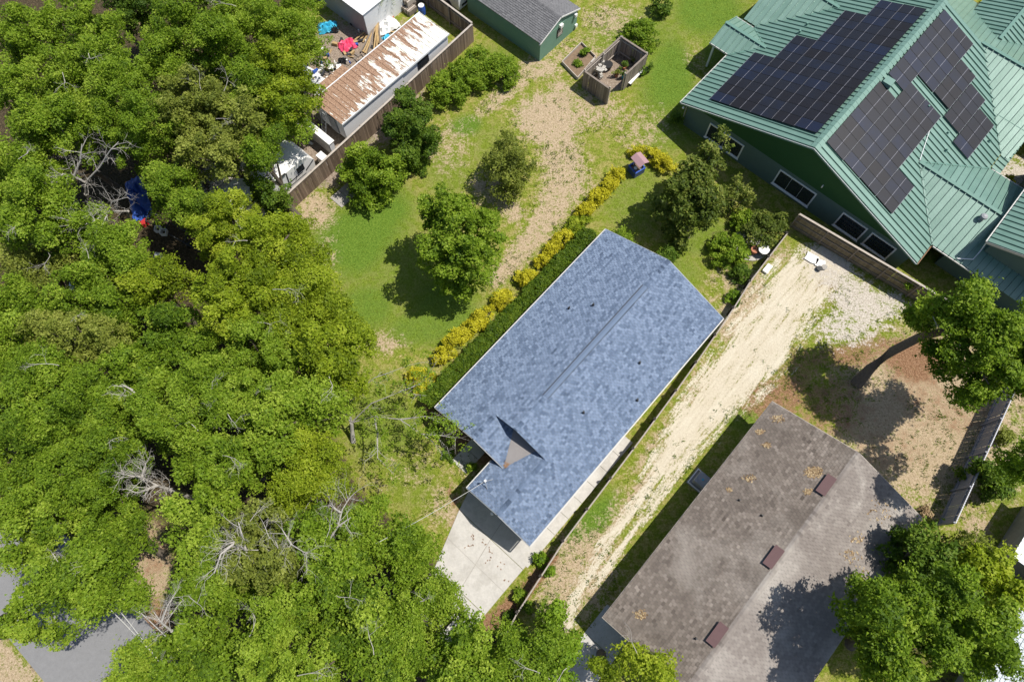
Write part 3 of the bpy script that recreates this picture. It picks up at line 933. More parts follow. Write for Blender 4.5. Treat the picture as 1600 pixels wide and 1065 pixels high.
def leaf_patch(parent, ctr, n, cnt, sp, name="leaf_litter", mat="leaf_dry"):
    mb = MB()
    t1 = Vector((1, 0, 0)) - n * n.x; t1.normalize(); t2 = n.cross(t1)
    for k in range(cnt):
        r_ = sp * math.sqrt(rnd.random()) * (0.6 + .6 * rnd.random()); a = rnd.random() * 6.28
        q = ctr + t1 * math.cos(a) * r_ + t2 * math.sin(a) * r_ * .7 + n * rnd.uniform(.025, .05)
        b_ = rnd.random() * 6.28; d1 = (t1 * math.cos(b_) + t2 * math.sin(b_)) * .07; d2 = (t2 * math.cos(b_) - t1 * math.sin(b_)) * .04 + n * rnd.uniform(-.02, .02)
        mb.face([q - d1, q + d2, q + d1, q - d2], 0, rnd.random())
    mb.build(name, mat, parent, kind="stuff")
nu_ = nBw if nBw.z > 0 else -nBw
ne_ = nBe if nBe.z > 0 else -nBe
for (x, y, c, s_, e) in [(1271, 738, 300, .5, 0), (1262, 768, 60, .3, 0), (1187, 675, 60, .3, 0), (1197, 695, 50, .28, 0), (1170, 747, 60, .4, 0), (1139, 765, 40, .2, 0), (1000, 960, 70, .4, 0), (1215, 655, 60, .4, 0),
                         (1330, 870, 50, .8, 1), (1345, 905, 60, .9, 1), (1340, 840, 30, .5, 1), (1350, 940, 40, .6, 1), (1375, 800, 40, 1.0, 1)]:
    leaf_patch(br, on_plane(x, y, S(10, BV1 if e else BV0, BE), nBe if e else nBw), ne_ if e else nu_, c, s_)
mb = MB(); mb.ubox(BU0 + .44, BU0 + .49, 5.7, 8.1, .04, 2.1); mb.build("garage_door", "white_paint", br)

# ------------------------------------------------------------------ green metal-roofed house with solar panels
gh = root("green_metal_roofed_house", S(43, -3.4, 0), "green house with ribbed green metal roof carrying dark solar panels", "house")
GV = -3.416
GP = 0.363
g = lambda v: GV + v
GE, GR = 2.6, 6.28
G0, G1 = 34.35, 51.75
H = 10.14
metal_plane(gh, [(G0, g(-H), GE), (G1, g(-H), GE), (G1, g(0), GR), (G0, g(0), GR)])
metal_plane(gh, [(G0, g(H), GE), (G1, g(H), GE), (G1, g(0), GR), (G0, g(0), GR)])
# ridge cap
def capbar(pts, w=.36, h=.05, off=.03, mat="green_trim", name="ridge_cap"):
    mb = MB()
    for a, b_ in zip(pts, pts[1:]): bar(mb, S(*a), S(*b_), w, h, off=off)
    mb.build(name, mat, gh)
mb = MB()
for sg in (-1, 1):
    q = [S(G0, g(0), GR + .075), S(G1, g(0), GR + .075), S(G1, g(sg * .3), GR + .075 - .3 * GP), S(G0, g(sg * .3), GR + .075 - .3 * GP)]
    mb.solid([p + Vector((0, 0, -.03)) for p in q], q)
mb.build("ridge_cap", "green_metal", gh)
# walls
UWL = G0 + .5
mb = MB(); mb.ubox(UWL, 51.2, g(-9.65), g(9.6), 0, 2.45); mb.build("wall", "green_wall", gh)
mb = MB(); mb.solid([S(UWL - .02, g(-9.75), 2.452), S(UWL - .02, g(9.7), 2.452), S(UWL - .02, g(0), GR - .17)], [S(UWL + .12, g(-9.75), 2.452), S(UWL + .12, g(9.7), 2.452), S(UWL + .12, g(0), GR - .17)])
mb.build("gable_siding", "green_siding", gh)
mb = MB(); mb.solid([S(51.1, g(-9.75), 2.452), S(51.1, g(9.7), 2.452), S(51.1, g(0), GR - .17)], [S(51.2, g(-9.75), 2.452), S(51.2, g(9.7), 2.452), S(51.2, g(0), GR - .17)])
mb.build("gable_siding", "green_siding", gh)
mb = MB()
for sg in (-1, 1):
    for uu in (G0 - .02, G1 + .02):
        mb = MB(); bar(mb, S(uu, g(sg * H), GE - .2), S(uu, g(0), GR - .2), .04, .19); mb.build("rake_board", "green_trim", gh)
mb = MB()
for sg in (-1, 1):
    mb = MB(); bar(mb, S(G0 - .05, g(sg * H), GE - .06), S(G0 - .05, g(0), GR - .06), .03, .05); mb.build("rake_trim", "white_metal", gh)
gutter(gh, (G0, g(-H - .07), GE - .12), (40.3, g(-H - .07), GE - .12))
gutter(gh, (G0, g(H + .07), GE - .12), (36.2, g(H + .07), GE - .12), "rust")
mb = MB(); mb.tube([S(UWL - .1, g(-9.75), 2.4), S(UWL - .1, g(-9.7), .05)], [.04, .04], 8); mb.build("downpipe", "wood_pale", gh)
mb = MB(); mb.lathe(S(G0 - .05, g(-9.8), 2.2), [(.03, 0), (.08, .05), (.08, .14), (.03, .18)], 10); mb.build("lamp", "white_paint", gh)
# windows on the gable wall
def wall_window(c4, bars=(1, 1), label=None):
    vz = [on_u(x, y, UWL) for x, y in c4]
    v0, v1 = min(a for a, _ in vz), max(a for a, _ in vz)
    z1 = (vz[0][1] + vz[1][1]) / 2; z0 = max(.35, (vz[2][1] + vz[3][1]) / 2)
    t = .11
    mb = MB()
    for a in [(v0, v1, z1 - t, z1), (v0, v1, z0, z0 + t), (v0, v0 + t, z0 + t, z1 - t), (v1 - t, v1, z0 + t, z1 - t)]:
        mb.ubox(UWL - .06, UWL - .003, a[0], a[1], a[2], a[3])
    w = mb.build("window", "white_paint", gh)
    mb = MB(); mb.ubox(UWL - .13, UWL - .062, v0 - .05, v1 + .05, z0 - .04, z0 + .05); mb.build("sill", "white_paint", w)
    nb, nr = bars
    for i in range(nb):
        mb = MB(); a = v0 + t + (v1 - v0 - 2 * t) * i / nb; b_ = v0 + t + (v1 - v0 - 2 * t) * (i + 1) / nb
        mb.ubox(UWL - .03, UWL - .004, a + .015, b_ - .015, z0 + t + .01, z1 - t - .01); mb.build("pane", "dark_glass", w)
        if i:
            mb = MB(); mb.ubox(UWL - .045, UWL - .006, a - .014, a + .014, z0 + t, z1 - t); mb.build("mullion", "gutter_white", w)
    if nr > 1:
        mb = MB()
        for i in range(1, 8):
            a = v0 + t + (v1 - v0 - 2 * t) * i / 8; mb.ubox(UWL - .055, UWL - .032, a - .018, a + .018, z0 + t, z1 - t)
        for i in range(1, nr):
            z = z0 + t + (z1 - z0 - 2 * t) * i / nr; mb.ubox(UWL - .07, UWL - .056, v0 + t, v1 - t, z - .03, z + .03)
        mb.build("bars", "window_bar", w)
wall_window([(1110, 192), (1162, 226), (1150, 254), (1098, 222)], (2, 1))
wall_window([(1220, 265), (1275, 301), (1258, 328), (1203, 290)], (3, 1))
wall_window([(1318, 331), (1355, 356), (1339, 376), (1302, 350)], (2, 4))
wall_window([(1364, 362), (1402, 389), (1384, 405), (1346, 380)], (2, 4))
vz = on_u(1286, 290, UWL)
mb = MB(); mb.ubox(UWL - .14, UWL - .025, vz[0] - .04, vz[0] + .04, vz[1] - .12, vz[1] + .12); mb.build("wall_lamp", "white_paint", gh)

# solar panels
PWU, PWV = 0.975, 1.585
cs = 1 / math.sqrt(1 + GP * GP)
me = None
mb = MB()
def pbox(x0, x1, y0, y1, z0, z1, mat): mb.box(x0, x1, y0, y1, z0, z1, mat)
lw, lh = PWU - .02, PWV / cs - .03
pbox(0, lw, 0, lh, 0, .035, 1)
for y0, y1 in ((.02, lh / 2 - .012), (lh / 2 + .012, lh - .02)):
    pbox(.018, lw - .018, y0, y1, .035, .038, 0)
pbox(0.018, lw - .018, lh / 2 - .010, lh / 2 + .010, .035, .039, 2)
pbox(0.0, lw, -.018, -.002, .0, .032, 2)
spm = bpy.data.meshes.new("solar_panel")
spm.from_pydata(mb.v, [], mb.f)
for x in ("solar_cells", "solar_frame", "solar_line"): spm.materials.append(MATS[x])
spm.polygons.foreach_set("material_index", mb.m)
def solar(side, u0, n, vrow):
    """side -1: the left slope (v negative), +1: right slope. vrow = distance from ridge of the row's upper edge"""
    for k in range(n):
        uu = u0 + k * PWU
        if side > 0:
            a = vrow + PWV         # lower edge, local y runs up the slope
            X = S(1, 0, 0) - S(0, 0, 0)
            X = -X
            P = S(uu + PWU, g(a), GR - GP * a)
            Y = (S(0, -1, GP) - S(0, 0, 0)).normalized()
        else:
            a = vrow + PWV
            X = S(1, 0, 0) - S(0, 0, 0)
            P = S(uu, g(-a), GR - GP * a)
            Y = (S(0, 1, GP) - S(0, 0, 0)).normalized()
        Z = X.cross(Y)
        if Z.z < 0:
            X = -X; P = P - X * PWU; Z = -Z
        M = Matrix((X, Y, Z)).transposed()
        inst("solar_panel", spm, gh, P + Z * .12, rot=M.to_euler())
for v0, u0, n in [(6.85, 35.4, 6), (5.26, 35.4, 9), (3.67, 35.4, 13), (2.08, 35.45, 15), (.49, 35.5, 15)]: solar(-1, u0, n, v0)
for v0, u0, n in [(.27, 35.3, 7), (1.87, 35.35, 9), (3.47, 35.4, 9), (5.07, 35.4, 3)]: solar(1, u0, n, v0)
for v0, u0, n in [(.35, 43.1, 8), (1.95, 45.05, 6), (3.57, 45.15, 4), (5.19, 44.4, 4), (6.81, 43.5, 4)]: solar(1, u0, n, v0)
# rails shading under arrays are left to the gap; small roof fittings
def roofz(v): return GR - GP * abs(v)
for (uu, vv) in [(49.0, 4.7), (43.9, 4.0), (43.7, 6.2), (42.6, 6.9), (46.2, 8.9)]:
    pipe_vent(gh, S(uu, g(vv), roofz(vv)), .07, .25, "green_trim")
for (uu, vv) in [(44.6, -6.9), (45.6, -6.9)]:
    pipe_vent(gh, S(uu, g(vv), roofz(vv)), .08, .3, "green_trim")
mb = MB(); q = S(42.35, g(.75), roofz(.75)); mb.ubox(42.1, 42.75, g(.5), g(1.15), roofz(1.15), roofz(.5) + .32); mb.build("roof_hood", "green_metal", gh)
# white conduit on the right slope
mb = MB(); bar(mb, S(43.3, g(4.9), roofz(4.9) + .06), S(40.25, g(5.9), roofz(5.9) + .06), .035, .03)
mb.build("conduit", "white_metal", gh)

def cross_gable(root_, vside, u_mid, hw_l, hw_r, zr, ze, va, vend, spacing=.46, cap=True, gut=True):
    """gable whose ridge runs across the main ridge: apex at v=va on the main roof, out to v=vend"""
    vl = vside
    metal_plane(root_, [(u_mid - hw_l, vl, ze), (u_mid - hw_l, vend, ze), (u_mid, vend, zr), (u_mid, va, zr)], spacing)
    metal_plane(root_, [(u_mid + hw_r, vl, ze), (u_mid + hw_r, vend, ze), (u_mid, vend, zr), (u_mid, va, zr)], spacing)
    if cap:
        mb = MB(); bar(mb, S(u_mid, va, zr), S(u_mid, vend, zr), .26, .05, off=.03); mb.build("ridge_cap", "green_trim", root_)
        mb = MB(); bar(mb, S(u_mid, va, zr), S(u_mid - hw_l, vl, ze), .12, .03, off=.012); bar(mb, S(u_mid, va, zr), S(u_mid + hw_r, vl, ze), .12, .03, off=.012)
        mb.build("valley_flashing", "green_trim", root_)
# little porch gable on the left eave
cross_gable(gh, g(-10.1), 42.2, 1.8, 1.75, 3.33, 2.62, g(-8.1), g(-11.9))
for uu in (40.75, 43.7):
    mb = MB(); mb.ubox(uu - .07, uu + .07, g(-11.65), g(-11.5), 0, 2.55); mb.build("post", "white_paint", gh)
for uu in (40.4, 43.95):
    mb = MB(); bar(mb, S(uu, g(-10.2), 2.52), S(uu, g(-11.9), 2.52), .05, .12); mb.build("fascia", "gutter_white", gh)
# wing crossing at the upper left
cross_gable(gh, g(-9.95), 48.4, 4.2, 4.2, 4.13, 2.6, g(-5.9), g(-11.3))
mb = MB(); mb.ubox(44.9, 51.9, g(-10.9), g(-9.64), 0, 2.45); mb.build("wall", "green_wall", gh)
# front cross gable (lower right of the arrays)
cross_gable(gh, g(10.2), 40.22, 3.88, 4.42, 4.12, 2.6, g(5.95), g(21.5))
mb = MB(); mb.ubox(37.3, 43.9, g(11.5), g(21.0), 0, 2.45); mb.build("wall", "green_wall", gh)
gutter(gh, (36.28, g(10.3), 2.48), (36.28, g(13.4), 2.48), "gutter_white")
gutter(gh, (44.72, g(10.3), 2.48), (44.72, g(21), 2.48), "gutter_white")
# turbine vent
tv = on_plane(1533, 342, S(40.22, g(8), 4.12), (S(0, 1, 0) - S(0, 0, 0)).cross(S(1, 0, 1.52 / 3.88) - S(0, 0, 0)).normalized())
mb = MB(); mb.lathe(tv, [(.2, -.05), (.14, .03), (.14, .16), (.2, .2), (.25, .3), (.22, .4), (.1, .47), (.01, .48)], 16); mb.build("turbine_vent", "grey_metal", gh)
# rear cross wing: ridge behind the main gable end
metal_plane(gh, [(46.2, g(10.2), 2.6), (46.2, g(10.75), 2.6), (51.85, g(10.75), 4.8), (51.85, g(4.08), 4.8)], .46)
metal_plane(gh, [(44.75, g(10.95), 2.42), (52, g(10.95), 2.42), (52, g(10.2), 2.57), (44.75, g(10.2), 2.57)], .46)
metal_plane(gh, [(58.5, g(-12), 2.3), (58.5, g(22), 2.3), (51.85, g(22), 4.8), (51.85, g(-12), 4.8)], .46)
mb = MB(); bar(mb, S(51.85, g(4.0), 4.8), S(51.85, g(22), 4.8), .26, .05, off=.03); mb.build("ridge_cap", "green_trim", gh)
mb = MB(); mb.ubox(51.3, 57.8, g(-11), g(21), 0, 2.2); mb.build("wall", "green_wall", gh)
# gable riding on the rear slope, ridge along the main direction
for vs in (-1, 1):
    metal_plane(gh, [(55.2, g(4.85 + vs * 2.9), 2.92), (59.5, g(4.85 + vs * 2.9), 2.92), (59.5, g(4.85), 4.0), (54.1, g(4.85), 4.0)], .46)
mb = MB(); bar(mb, S(54.1, g(4.85), 4.0), S(59.5, g(4.85), 4.0), .24, .05, off=.03); mb.build("ridge_cap", "green_trim", gh)
mb = MB(); mb.ubox(57.9, 59.2, g(2.4), g(7.3), 0, 2.8); mb.build("wall", "green_wall", gh)
# small cross gable at the right edge
cross_gable(gh, g(9.6), 48.45, 2.0, 2.0, 3.36, 2.62, g(8.1), g(10.8))
# higher wing at the lower right: own gable
R3u, R3v, R3z = 37.25, 12.5, 4.6
metal_plane(gh, [(R3u, g(R3v), R3z), (R3u + 12, g(R3v), R3z), (R3u + 12, g(R3v + 4.5), R3z + 4.5 * GP), (R3u, g(R3v + 4.5), R3z + 4.5 * GP)], .46)
metal_plane(gh, [(R3u, g(R3v + 9), R3z), (R3u + 12, g(R3v + 9), R3z), (R3u + 12, g(R3v + 4.5), R3z + 4.5 * GP), (R3u, g(R3v + 4.5), R3z + 4.5 * GP)], .46)
mb = MB(); mb.ubox(R3u + .5, R3u + 11.6, g(R3v + .5), g(R3v + 8.5), 0, R3z - .1)
mb.build("wall", "green_wall", gh)
mb = MB(); mb.solid([S(R3u + .52, g(R3v + .6), R3z - .1), S(R3u + .52, g(R3v + 8.4), R3z - .1), S(R3u + .52, g(R3v + 4.5), R3z + 4.5 * GP - .2)],
                    [S(R3u + .7, g(R3v + .6), R3z - .1), S(R3u + .7, g(R3v + 8.4), R3z - .1), S(R3u + .7, g(R3v + 4.5), R3z + 4.5 * GP - .2)])
mb.build("wall", "green_wall", gh)
gutter(gh, (R3u, g(R3v - .07), R3z - .1), (R3u + 12, g(R3v - .07), R3z - .1))
mb = MB(); bar(mb, S(R3u - .02, g(R3v), R3z - .2), S(R3u - .02, g(R3v + 4.5), R3z + 4.5 * GP - .2), .04, .2); mb.build("rake_board", "gutter_white", gh)
mb = MB(); mb.tube([S(R3u + .3, g(R3v), R3z - .1), S(R3u + .4, g(R3v + .3), 3.2), S(36.9, g(R3v + .3), 2.95), S(36.4, g(R3v - .5), 2.75)], [.04] * 4, 8); mb.build("downpipe", "white_metal", gh)

# ------------------------------------------------------------------ grey shed with green walls, at the top
sh = root("garden_shed", S(34.3, -28.5, 0), "green shed with dark grey shingle roof at the top of the lawn", "shed")
SU0, SU1, SV1 = 31.85, 36.75, -25.45
mb = MB(); mb.ubox(SU0 + .12, SU1 - .12, -33.6, SV1 - .1, 0, 2.05); mb.build("wall", "green_shed_wall", sh)
mb = MB(); mb.solid([S(SU0 + .14, SV1 - .12, 2.052), S(SU1 - .14, SV1 - .12, 2.052), S(34.3, SV1 - .12, 2.93)], [S(SU0 + .14, SV1 - .22, 2.052), S(SU1 - .14, SV1 - .22, 2.052), S(34.3, SV1 - .22, 2.93)])
mb.build("wall", "green_shed_wall", sh)
shingle_plane(sh, [(SU0, -33.8, 2.1), (SU0, SV1, 2.1), (34.3, SV1, 3.02), (34.3, -33.8, 3.02)], "shingle_grey", .17, .3, seed=21)
shingle_plane(sh, [(SU1, -33.8, 2.1), (SU1, SV1, 2.1), (34.3, SV1, 3.02), (34.3, -33.8, 3.02)], "shingle_grey", .17, .3, seed=22)
ridge_caps(sh, (34.3, -33.8, 3.02), (34.3, SV1, 3.02), "shingle_grey", seed=23, drop=.37)
for uu in (SU0, SU1):
    mb = MB(); bar(mb, S(uu, SV1 + .02, 1.98), S(34.3, SV1 + .02, 2.9), .03, .12); mb.build("rake_board", "white_paint", sh)
mb = MB(); mb.ubox(34.05, 34.75, SV1 - .095, SV1 - .05, .95, 1.75); sw = mb.build("window", "dark_metal", sh)
for k in range(4):
    mb = MB(); mb.ubox(34.12, 34.68, SV1 - .048, SV1 - .03, 1.02 + k * .18, 1.10 + k * .18); mb.build("slat", "wood_pale", sw)
mb = MB(); mb.ubox(34.25, 34.6, SV1 - .1, SV1 + .12, 1.9, 2.15); mb.build("lamp_box", "white_paint", sh)
mb = MB(); mb.ubox(SU1 - .6, SU1 - .35, SV1 - .1, SV1 + .1, 1.6, 1.85); mb.build("meter_box", "white_paint", sh)
mb = MB(); mb.ubox(SU1 - .35, SU1 - .1, SV1 - .1, SV1 + .05, .3, .55); mb.build("tap_box", "white_paint", sh)
mb = MB(); mb.lathe(S(SU0 + .1, SV1 - .15, 1.75), [(.02, 0), (.07, .04), (.07, .1), (.02, .14)], 10); mb.build("lamp", "white_paint", sh)

# ------------------------------------------------------------------ long white trailer with debris on its roof
tr = root("mobile_home", S(21.6, -32.8, 0), "long white trailer home with brown leaves caked over its ribbed roof", "trailer")
T0, T1, TA, TB, TZ = 15.9, 27.55, -34.55, -31.35, 2.45
mb = MB(); mb.ubox(T0 + .1, T1 - .1, TA + .1, TB - .1, .35, TZ - .06); mb.build("body", "white_metal", tr)
k = T0
while k < T1 - .05:
    k2 = min(k + .40, T1)
    mb = MB(); zz = TZ + rnd.uniform(-.008, .008)
    mb.ubox(k + .01, k2 - .01, TA, TB, zz - .05, zz)
    mb.ubox(k - .012, k + .022, TA, TB, zz, zz + .035)
    mb.build("roof_panel", "debris_roof", tr); k = k2
for a, b_, z0, z1 in ((TA - .08, TA - .005, TZ - .1, TZ + .04), (TB + .005, TB + .06, TZ - .12, TZ + .02)):
    mb = MB(); mb.ubox(T0, T1, a, b_, z0, z1); mb.build("roof_trim", "white_metal", tr)
mb = MB(); mb.ubox(24.0, 25.2, TB - .09, TB - .04, 1.35, 2.1); mb.build("window", "dark_glass", tr)
mb = MB(); mb.ubox(22.6, 25.3, TB + .062, TB + .09, 2.3, 2.36); mb.build("awning_rail", "grey_metal", tr)
for s_ in (T0 + 1.5, T1 - 1.5, 21, 22):
    mb = MB(); mb.tube([S(s_, TB - .35, .33), S(s_, TB - .15, .33)], [.33, .33], 16); mb.build("wheel", "black_plastic", tr)
mb = MB(); mb.ubox(T0 - .02, T0 + .08, TA + 1.5, TA + 2.3, .5, 2.2); mb.build("door", "grey_metal", tr)
# ladder against its end
ld = root("ladder", S(T0 - .4, -33.2, 0), "aluminium ladder propped against the near end of the long trailer", "ladder")
for dv in (-.22, .22):
    mb = MB(); bar(mb, S(T0 - .9, -33.2 + dv, 0.02), S(T0 - .08, -33.2 + dv, 2.5), .05, .03); mb.build("rail", "grey_metal", ld)
for k in range(8):
    t_ = (k + .7) / 8.5
    mb = MB(); bar(mb, S(T0 - .9 + .82 * t_, -33.4, .02 + 2.48 * t_ - .02), S(T0 - .9 + .82 * t_, -33.0, .02 + 2.48 * t_ - .02), .04, .03); mb.build("rung", "grey_metal", ld)

# ------------------------------------------------------------------ grey shed building, top left
gs = root("metal_workshop", S(24, -41, 0), "grey workshop with ribbed white metal roof at the top edge behind the trailer", "workshop")
c0 = W(567, 23, 2.6); u_, v_ = UV(c0)
mb = MB(); mb.ubox(u_ + .1, u_ + 7, v_ - 9, v_ - .1, 0, 2.5); mb.build("wall", "white_metal", gs)
k = v_ - 9
while k < v_ - .05:
    mb = MB(); mb.ubox(u_ - .05, u_ + 7.1, k + .005, k + .295, 2.52, 2.56); mb.ubox(u_ - .05, u_ + 7.1, k - .01, k + .02, 2.56, 2.6); mb.build("roof_panel", "white_metal", gs); k += .3
mb = MB(); mb.ubox(u_ + .06, u_ + .094, v_ - 9, v_ - .1, 0, 2.5); mb.build("wall_cladding", "grey_metal", gs)

# ------------------------------------------------------------------ fences
BOARD = {}
def board_mesh(w, h, th, mat, dog=False):
    key = (w, h, th, mat)
    if key not in BOARD:
        me = bpy.data.meshes.new("board")
        v = [(x * w / 2, y * th / 2, z) for z in (0, h) for y in (-1, 1) for x in (-1, 1)]
        me.from_pydata(v, [], [(0, 2, 3, 1), (4, 5, 7, 6), (0, 1, 5, 4), (2, 6, 7, 3), (0, 4, 6, 2), (1, 3, 7, 5)])
        me.materials.append(MATS[mat])
        BOARD[key] = me
    return BOARD[key]

def board_fence(name, runs, h, mat, railmat, label, side=1, bw=.14, gap=.006, post=2.44, cap=False, cat="fence", railside=-1, capmat=None, posth=.06, nrail=2):
    r = root(name, runs[0][0], label, cat)
    me = board_mesh(bw - gap, h, .02, mat)
    for a, b_ in runs:
        a, b_ = Vector((a[0], a[1], 0)), Vector((b_[0], b_[1], 0))
        d = b_ - a; L_ = d.length; d.normalize()
        n = Vector((-d.y, d.x, 0)) * side
        ang = math.atan2(d.y, d.x)
        k = 0
        while (k + .5) * bw < L_:
            p = a + d * (k + .5) * bw + n * (.045 + rnd.uniform(-.004, .004)) + Vector((0, 0, rnd.uniform(-.02, .02)))
            inst("board", me, r, p, ang + rnd.uniform(-.02, .02), rot=(rnd.uniform(-.008, .008), rnd.uniform(-.01, .01), ang + rnd.uniform(-.03, .03)))
            k += 1
        for i in range(nrail):
            z = .3 + (h - .6) * i / max(1, nrail - 1)
            mb = MB(); bar(mb, a + Vector((0, 0, z)), b_ + Vector((0, 0, z)), .045, .09); mb.build("rail", railmat, r)
        if cap:
            mb = MB(); bar(mb, a + n * .03 + Vector((0, 0, h + .022)), b_ + n * .03 + Vector((0, 0, h + .022)), .15, .035); mb.build("cap_rail", capmat or railmat, r)
        m_ = max(1, round(L_ / post))
        for i in range(m_ + 1):
            p = a + d * (L_ * i / m_) - n * .06
            mb = MB(); mb.obox(p, ang, .09, .09, 0, h + posth); mb.build("post", railmat, r)
    return r
board_fence("board_fence", [(S(9.2, -30.3), S(29.85, -31.05)), (S(29.9, -31.1), S(30.1, -39))], 1.85, "board_brown", "wood_grey",
            "weathered brown board fence running along the long white trailer", side=-1, cap=True, capmat="wood_pale")
board_fence("board_fence", [(S(32.75, -1.5), S(34.1, 12.6))], 1.83, "board_olive", "wood_grey", "brown board fence between the green house and the sandy drive",
            side=1, bw=.145, cap=True, capmat="wood_pale", nrail=3)
board_fence("pen_fence", [(S(32.3, -21.25), S(36.85, -21.2)), (S(36.85, -21.2), S(36.9, -18.6)), (S(36.9, -18.6), S(34.2, -18.65)), (S(32.3, -18.72), S(32.3, -21.25))], 1.85,
            "board_grey", "wood_pale", "small square board pen holding pots in the middle of the upper lawn", side=1, cap=True, capmat="wood_grey", posth=.16, cat="pen")
board_fence("vinyl_fence", [(S(20.9, 17.62), S(33.9, 15.95))], 1.95, "vinyl_grey", "vinyl_grey", "grey panel fence with white topped pickets behind the brown roofed house",
            side=-1, bw=.155, gap=.02, cap=False, nrail=2, posth=.08)
vf = bpy.data.objects["vinyl_fence"]
capm = board_mesh(.13, .03, .06, "vinyl_top")
a, b_ = S(20.9, 17.62), S(33.9, 15.95); d = (b_ - a); L_ = d.length; d.normalize(); n = -Vector((-d.y, d.x, 0))
for k in range(int(L_ / .155)):
    inst("picket_cap", capm, vf, a + d * (k + .5) * .155 + n * .045 + Vector((0, 0, 1.975)), math.atan2(d.y, d.x))
mb = MB(); bar(mb, a + n * .07 + Vector((0, 0, .98)), b_ + n * .07 + Vector((0, 0, .98)), .03, .09); mb.build("rail", "window_bar", vf)

# post and rail fence between the blue house and the drive
rf = root("rail_fence", S(12, 0), "low post and rail fence along the blue roofed house and sandy drive", "fence")
rl = [(31.4, -1.35), (26.5, -1.15), (23.4, -.75), (17.5, -.25), (11.5, .1), (4.4, .42), (-1.3, 1.1), (-3.4, 1.6)]
def rl_v(u):
    for (u1, v1), (u0, v0) in zip(rl, rl[1:]):
        if u0 <= u <= u1: return v0 + (v1 - v0) * (u - u0) / (u1 - u0)
    return rl[0][1] if u > rl[0][0] else rl[-1][1]
us = np.linspace(-3.2, 31.3, 15)
for i, uu in enumerate(us):
    mb = MB(); p = S(uu, rl_v(uu)); mb.obox(p, AA, .16, .16, 0, 1.34 + rnd.uniform(-.03, .03)); mb.build("post", "rail_dark", rf)
    if i:
        for z, mt_ in ((.25, "rail_dark"), (.55, "rail_dark"), (.85, "rail_dark"), (1.14, "rail_sunlit")):  # shadow band painted as dark lower rails, sunlit tone on the top one
            mb = MB(); bar(mb, S(us[i - 1] + .02, rl_v(us[i - 1]) + .07, z + rnd.uniform(-.02, .02)), S(uu - .02, rl_v(uu) + .07, z + rnd.uniform(-.02, .02)), .085, .15)
            mb.build("rail", mt_, rf)

# ------------------------------------------------------------------ leafy growth
def sm(v): return v / np.maximum(np.linalg.norm(v, axis=1, keepdims=True), 1e-9)

def leaf_arrays(rg, centres, radii, flat, dens, size, updir=0.35, tone0=0.5):
    """leaves over the shells of many clumps. centres Nx3, radii N"""
    area = 4.2 * radii ** 2
    cnt = np.maximum(6, (dens * area / (1.46 * size * size)).astype(int))
    idx = np.repeat(np.arange(len(radii)), cnt)
    n = len(idx)
    d = sm(rg.normal(size=(n, 3)))
    d[:, 2] = np.abs(d[:, 2]) * np.where(rg.random(n) < .78, 1, -.7)
    K = len(radii)
    an = rg.random(K) * 6.28; e1 = rg.uniform(.85, 1.5, K); e2 = rg.uniform(.6, 1.0, K)
    rr = radii[idx] * (0.62 + .42 * np.sqrt(rg.random(n))) * (1 + .22 * np.sin(d[:, 0] * 7 + idx) * np.cos(d[:, 1] * 6 + idx * 2.1))
    far = rg.random(n) < .16
    rr = rr * np.where(far, rg.uniform(1.1, 1.55, n), 1)
    lx = d[:, 0] * rr * e1[idx]; ly = d[:, 1] * rr * e2[idx]
    ca_, sa_ = np.cos(an)[idx], np.sin(an)[idx]
    P = centres[idx] + np.stack([lx * ca_ - ly * sa_, lx * sa_ + ly * ca_, d[:, 2] * rr * flat], 1)
    nn = sm(d * .65 + np.array([0, 0, updir + .3]) + rg.normal(size=(n, 3)) * .6)
    t = sm(np.cross(nn, rg.normal(size=(n, 3))))
    b_ = np.cross(nn, t)
    sz = size * (0.7 + .6 * rg.random(n))[:, None]
    V = np.stack([P + t * sz * 1.15, P - t * sz * .8 + b_ * sz * .75, P - t * sz * .8 - b_ * sz * .75], 1).reshape(-1, 3)
    ct = rg.normal(0, .15, len(radii))
    tone = np.clip(tone0 + ct[idx] + rg.normal(0, .17, n), 0, 1)
    return V, np.repeat(tone, 3)

def quads_object(name, V, tone, mat, parent, k=3, **tags):
    c = V.mean(0)
    me = bpy.data.meshes.new(name)
    n = len(V)
    me.vertices.add(n); me.vertices.foreach_set("co", (V - c).astype(np.float32).ravel())
    me.loops.add(n); me.loops.foreach_set("vertex_index", np.arange(n, dtype=np.int32))
    me.polygons.add(n // k); me.polygons.foreach_set("loop_start", np.arange(0, n, k, dtype=np.int32))
    me.update(calc_edges=True)
    at = me.attributes.new("tone", 'FLOAT', 'POINT'); at.data.foreach_set("value", tone.astype(np.float32))
    me.materials.append(MATS[mat])
    o = bpy.data.objects.new(name, me)
    link(o, parent, **tags)
    pl = WLOC[parent.name] if parent is not None else Vector((0, 0, 0))
    o.location = Vector(c) - pl
    WLOC[o.name] = Vector(c)
    return o
NLEAF = [0]

def twigs(mb, p, d, L_, r, depth, rg, spread=.55, gravity=0.0):
    p, d = Vector(p), Vector(d).normalized()
    pts, rr = [p], [r]
    seg = 3
    for i in range(seg):
        d = (d + Vector((rg.normal(0, .16), rg.normal(0, .16), rg.normal(0, .10) - gravity))).normalized()
        p = p + d * L_ / seg
        pts.append(p); rr.append(r * (1 - .45 * (i + 1) / seg))
    mb.tube(pts, rr, 5 if depth > 1 else 3, cap=False)
    if depth > 0:
        for k in range(3 if depth > 1 else 4):
            q = pts[1 + (k % seg)] if k else pts[-1]
            nd = (d + Vector((rg.normal(0, spread), rg.normal(0, spread), rg.normal(.05, spread * .6)))).normalized()
            twigs(mb, q, nd, L_ * rg.uniform(.5, .75), r * .5, depth - 1, rg, spread)

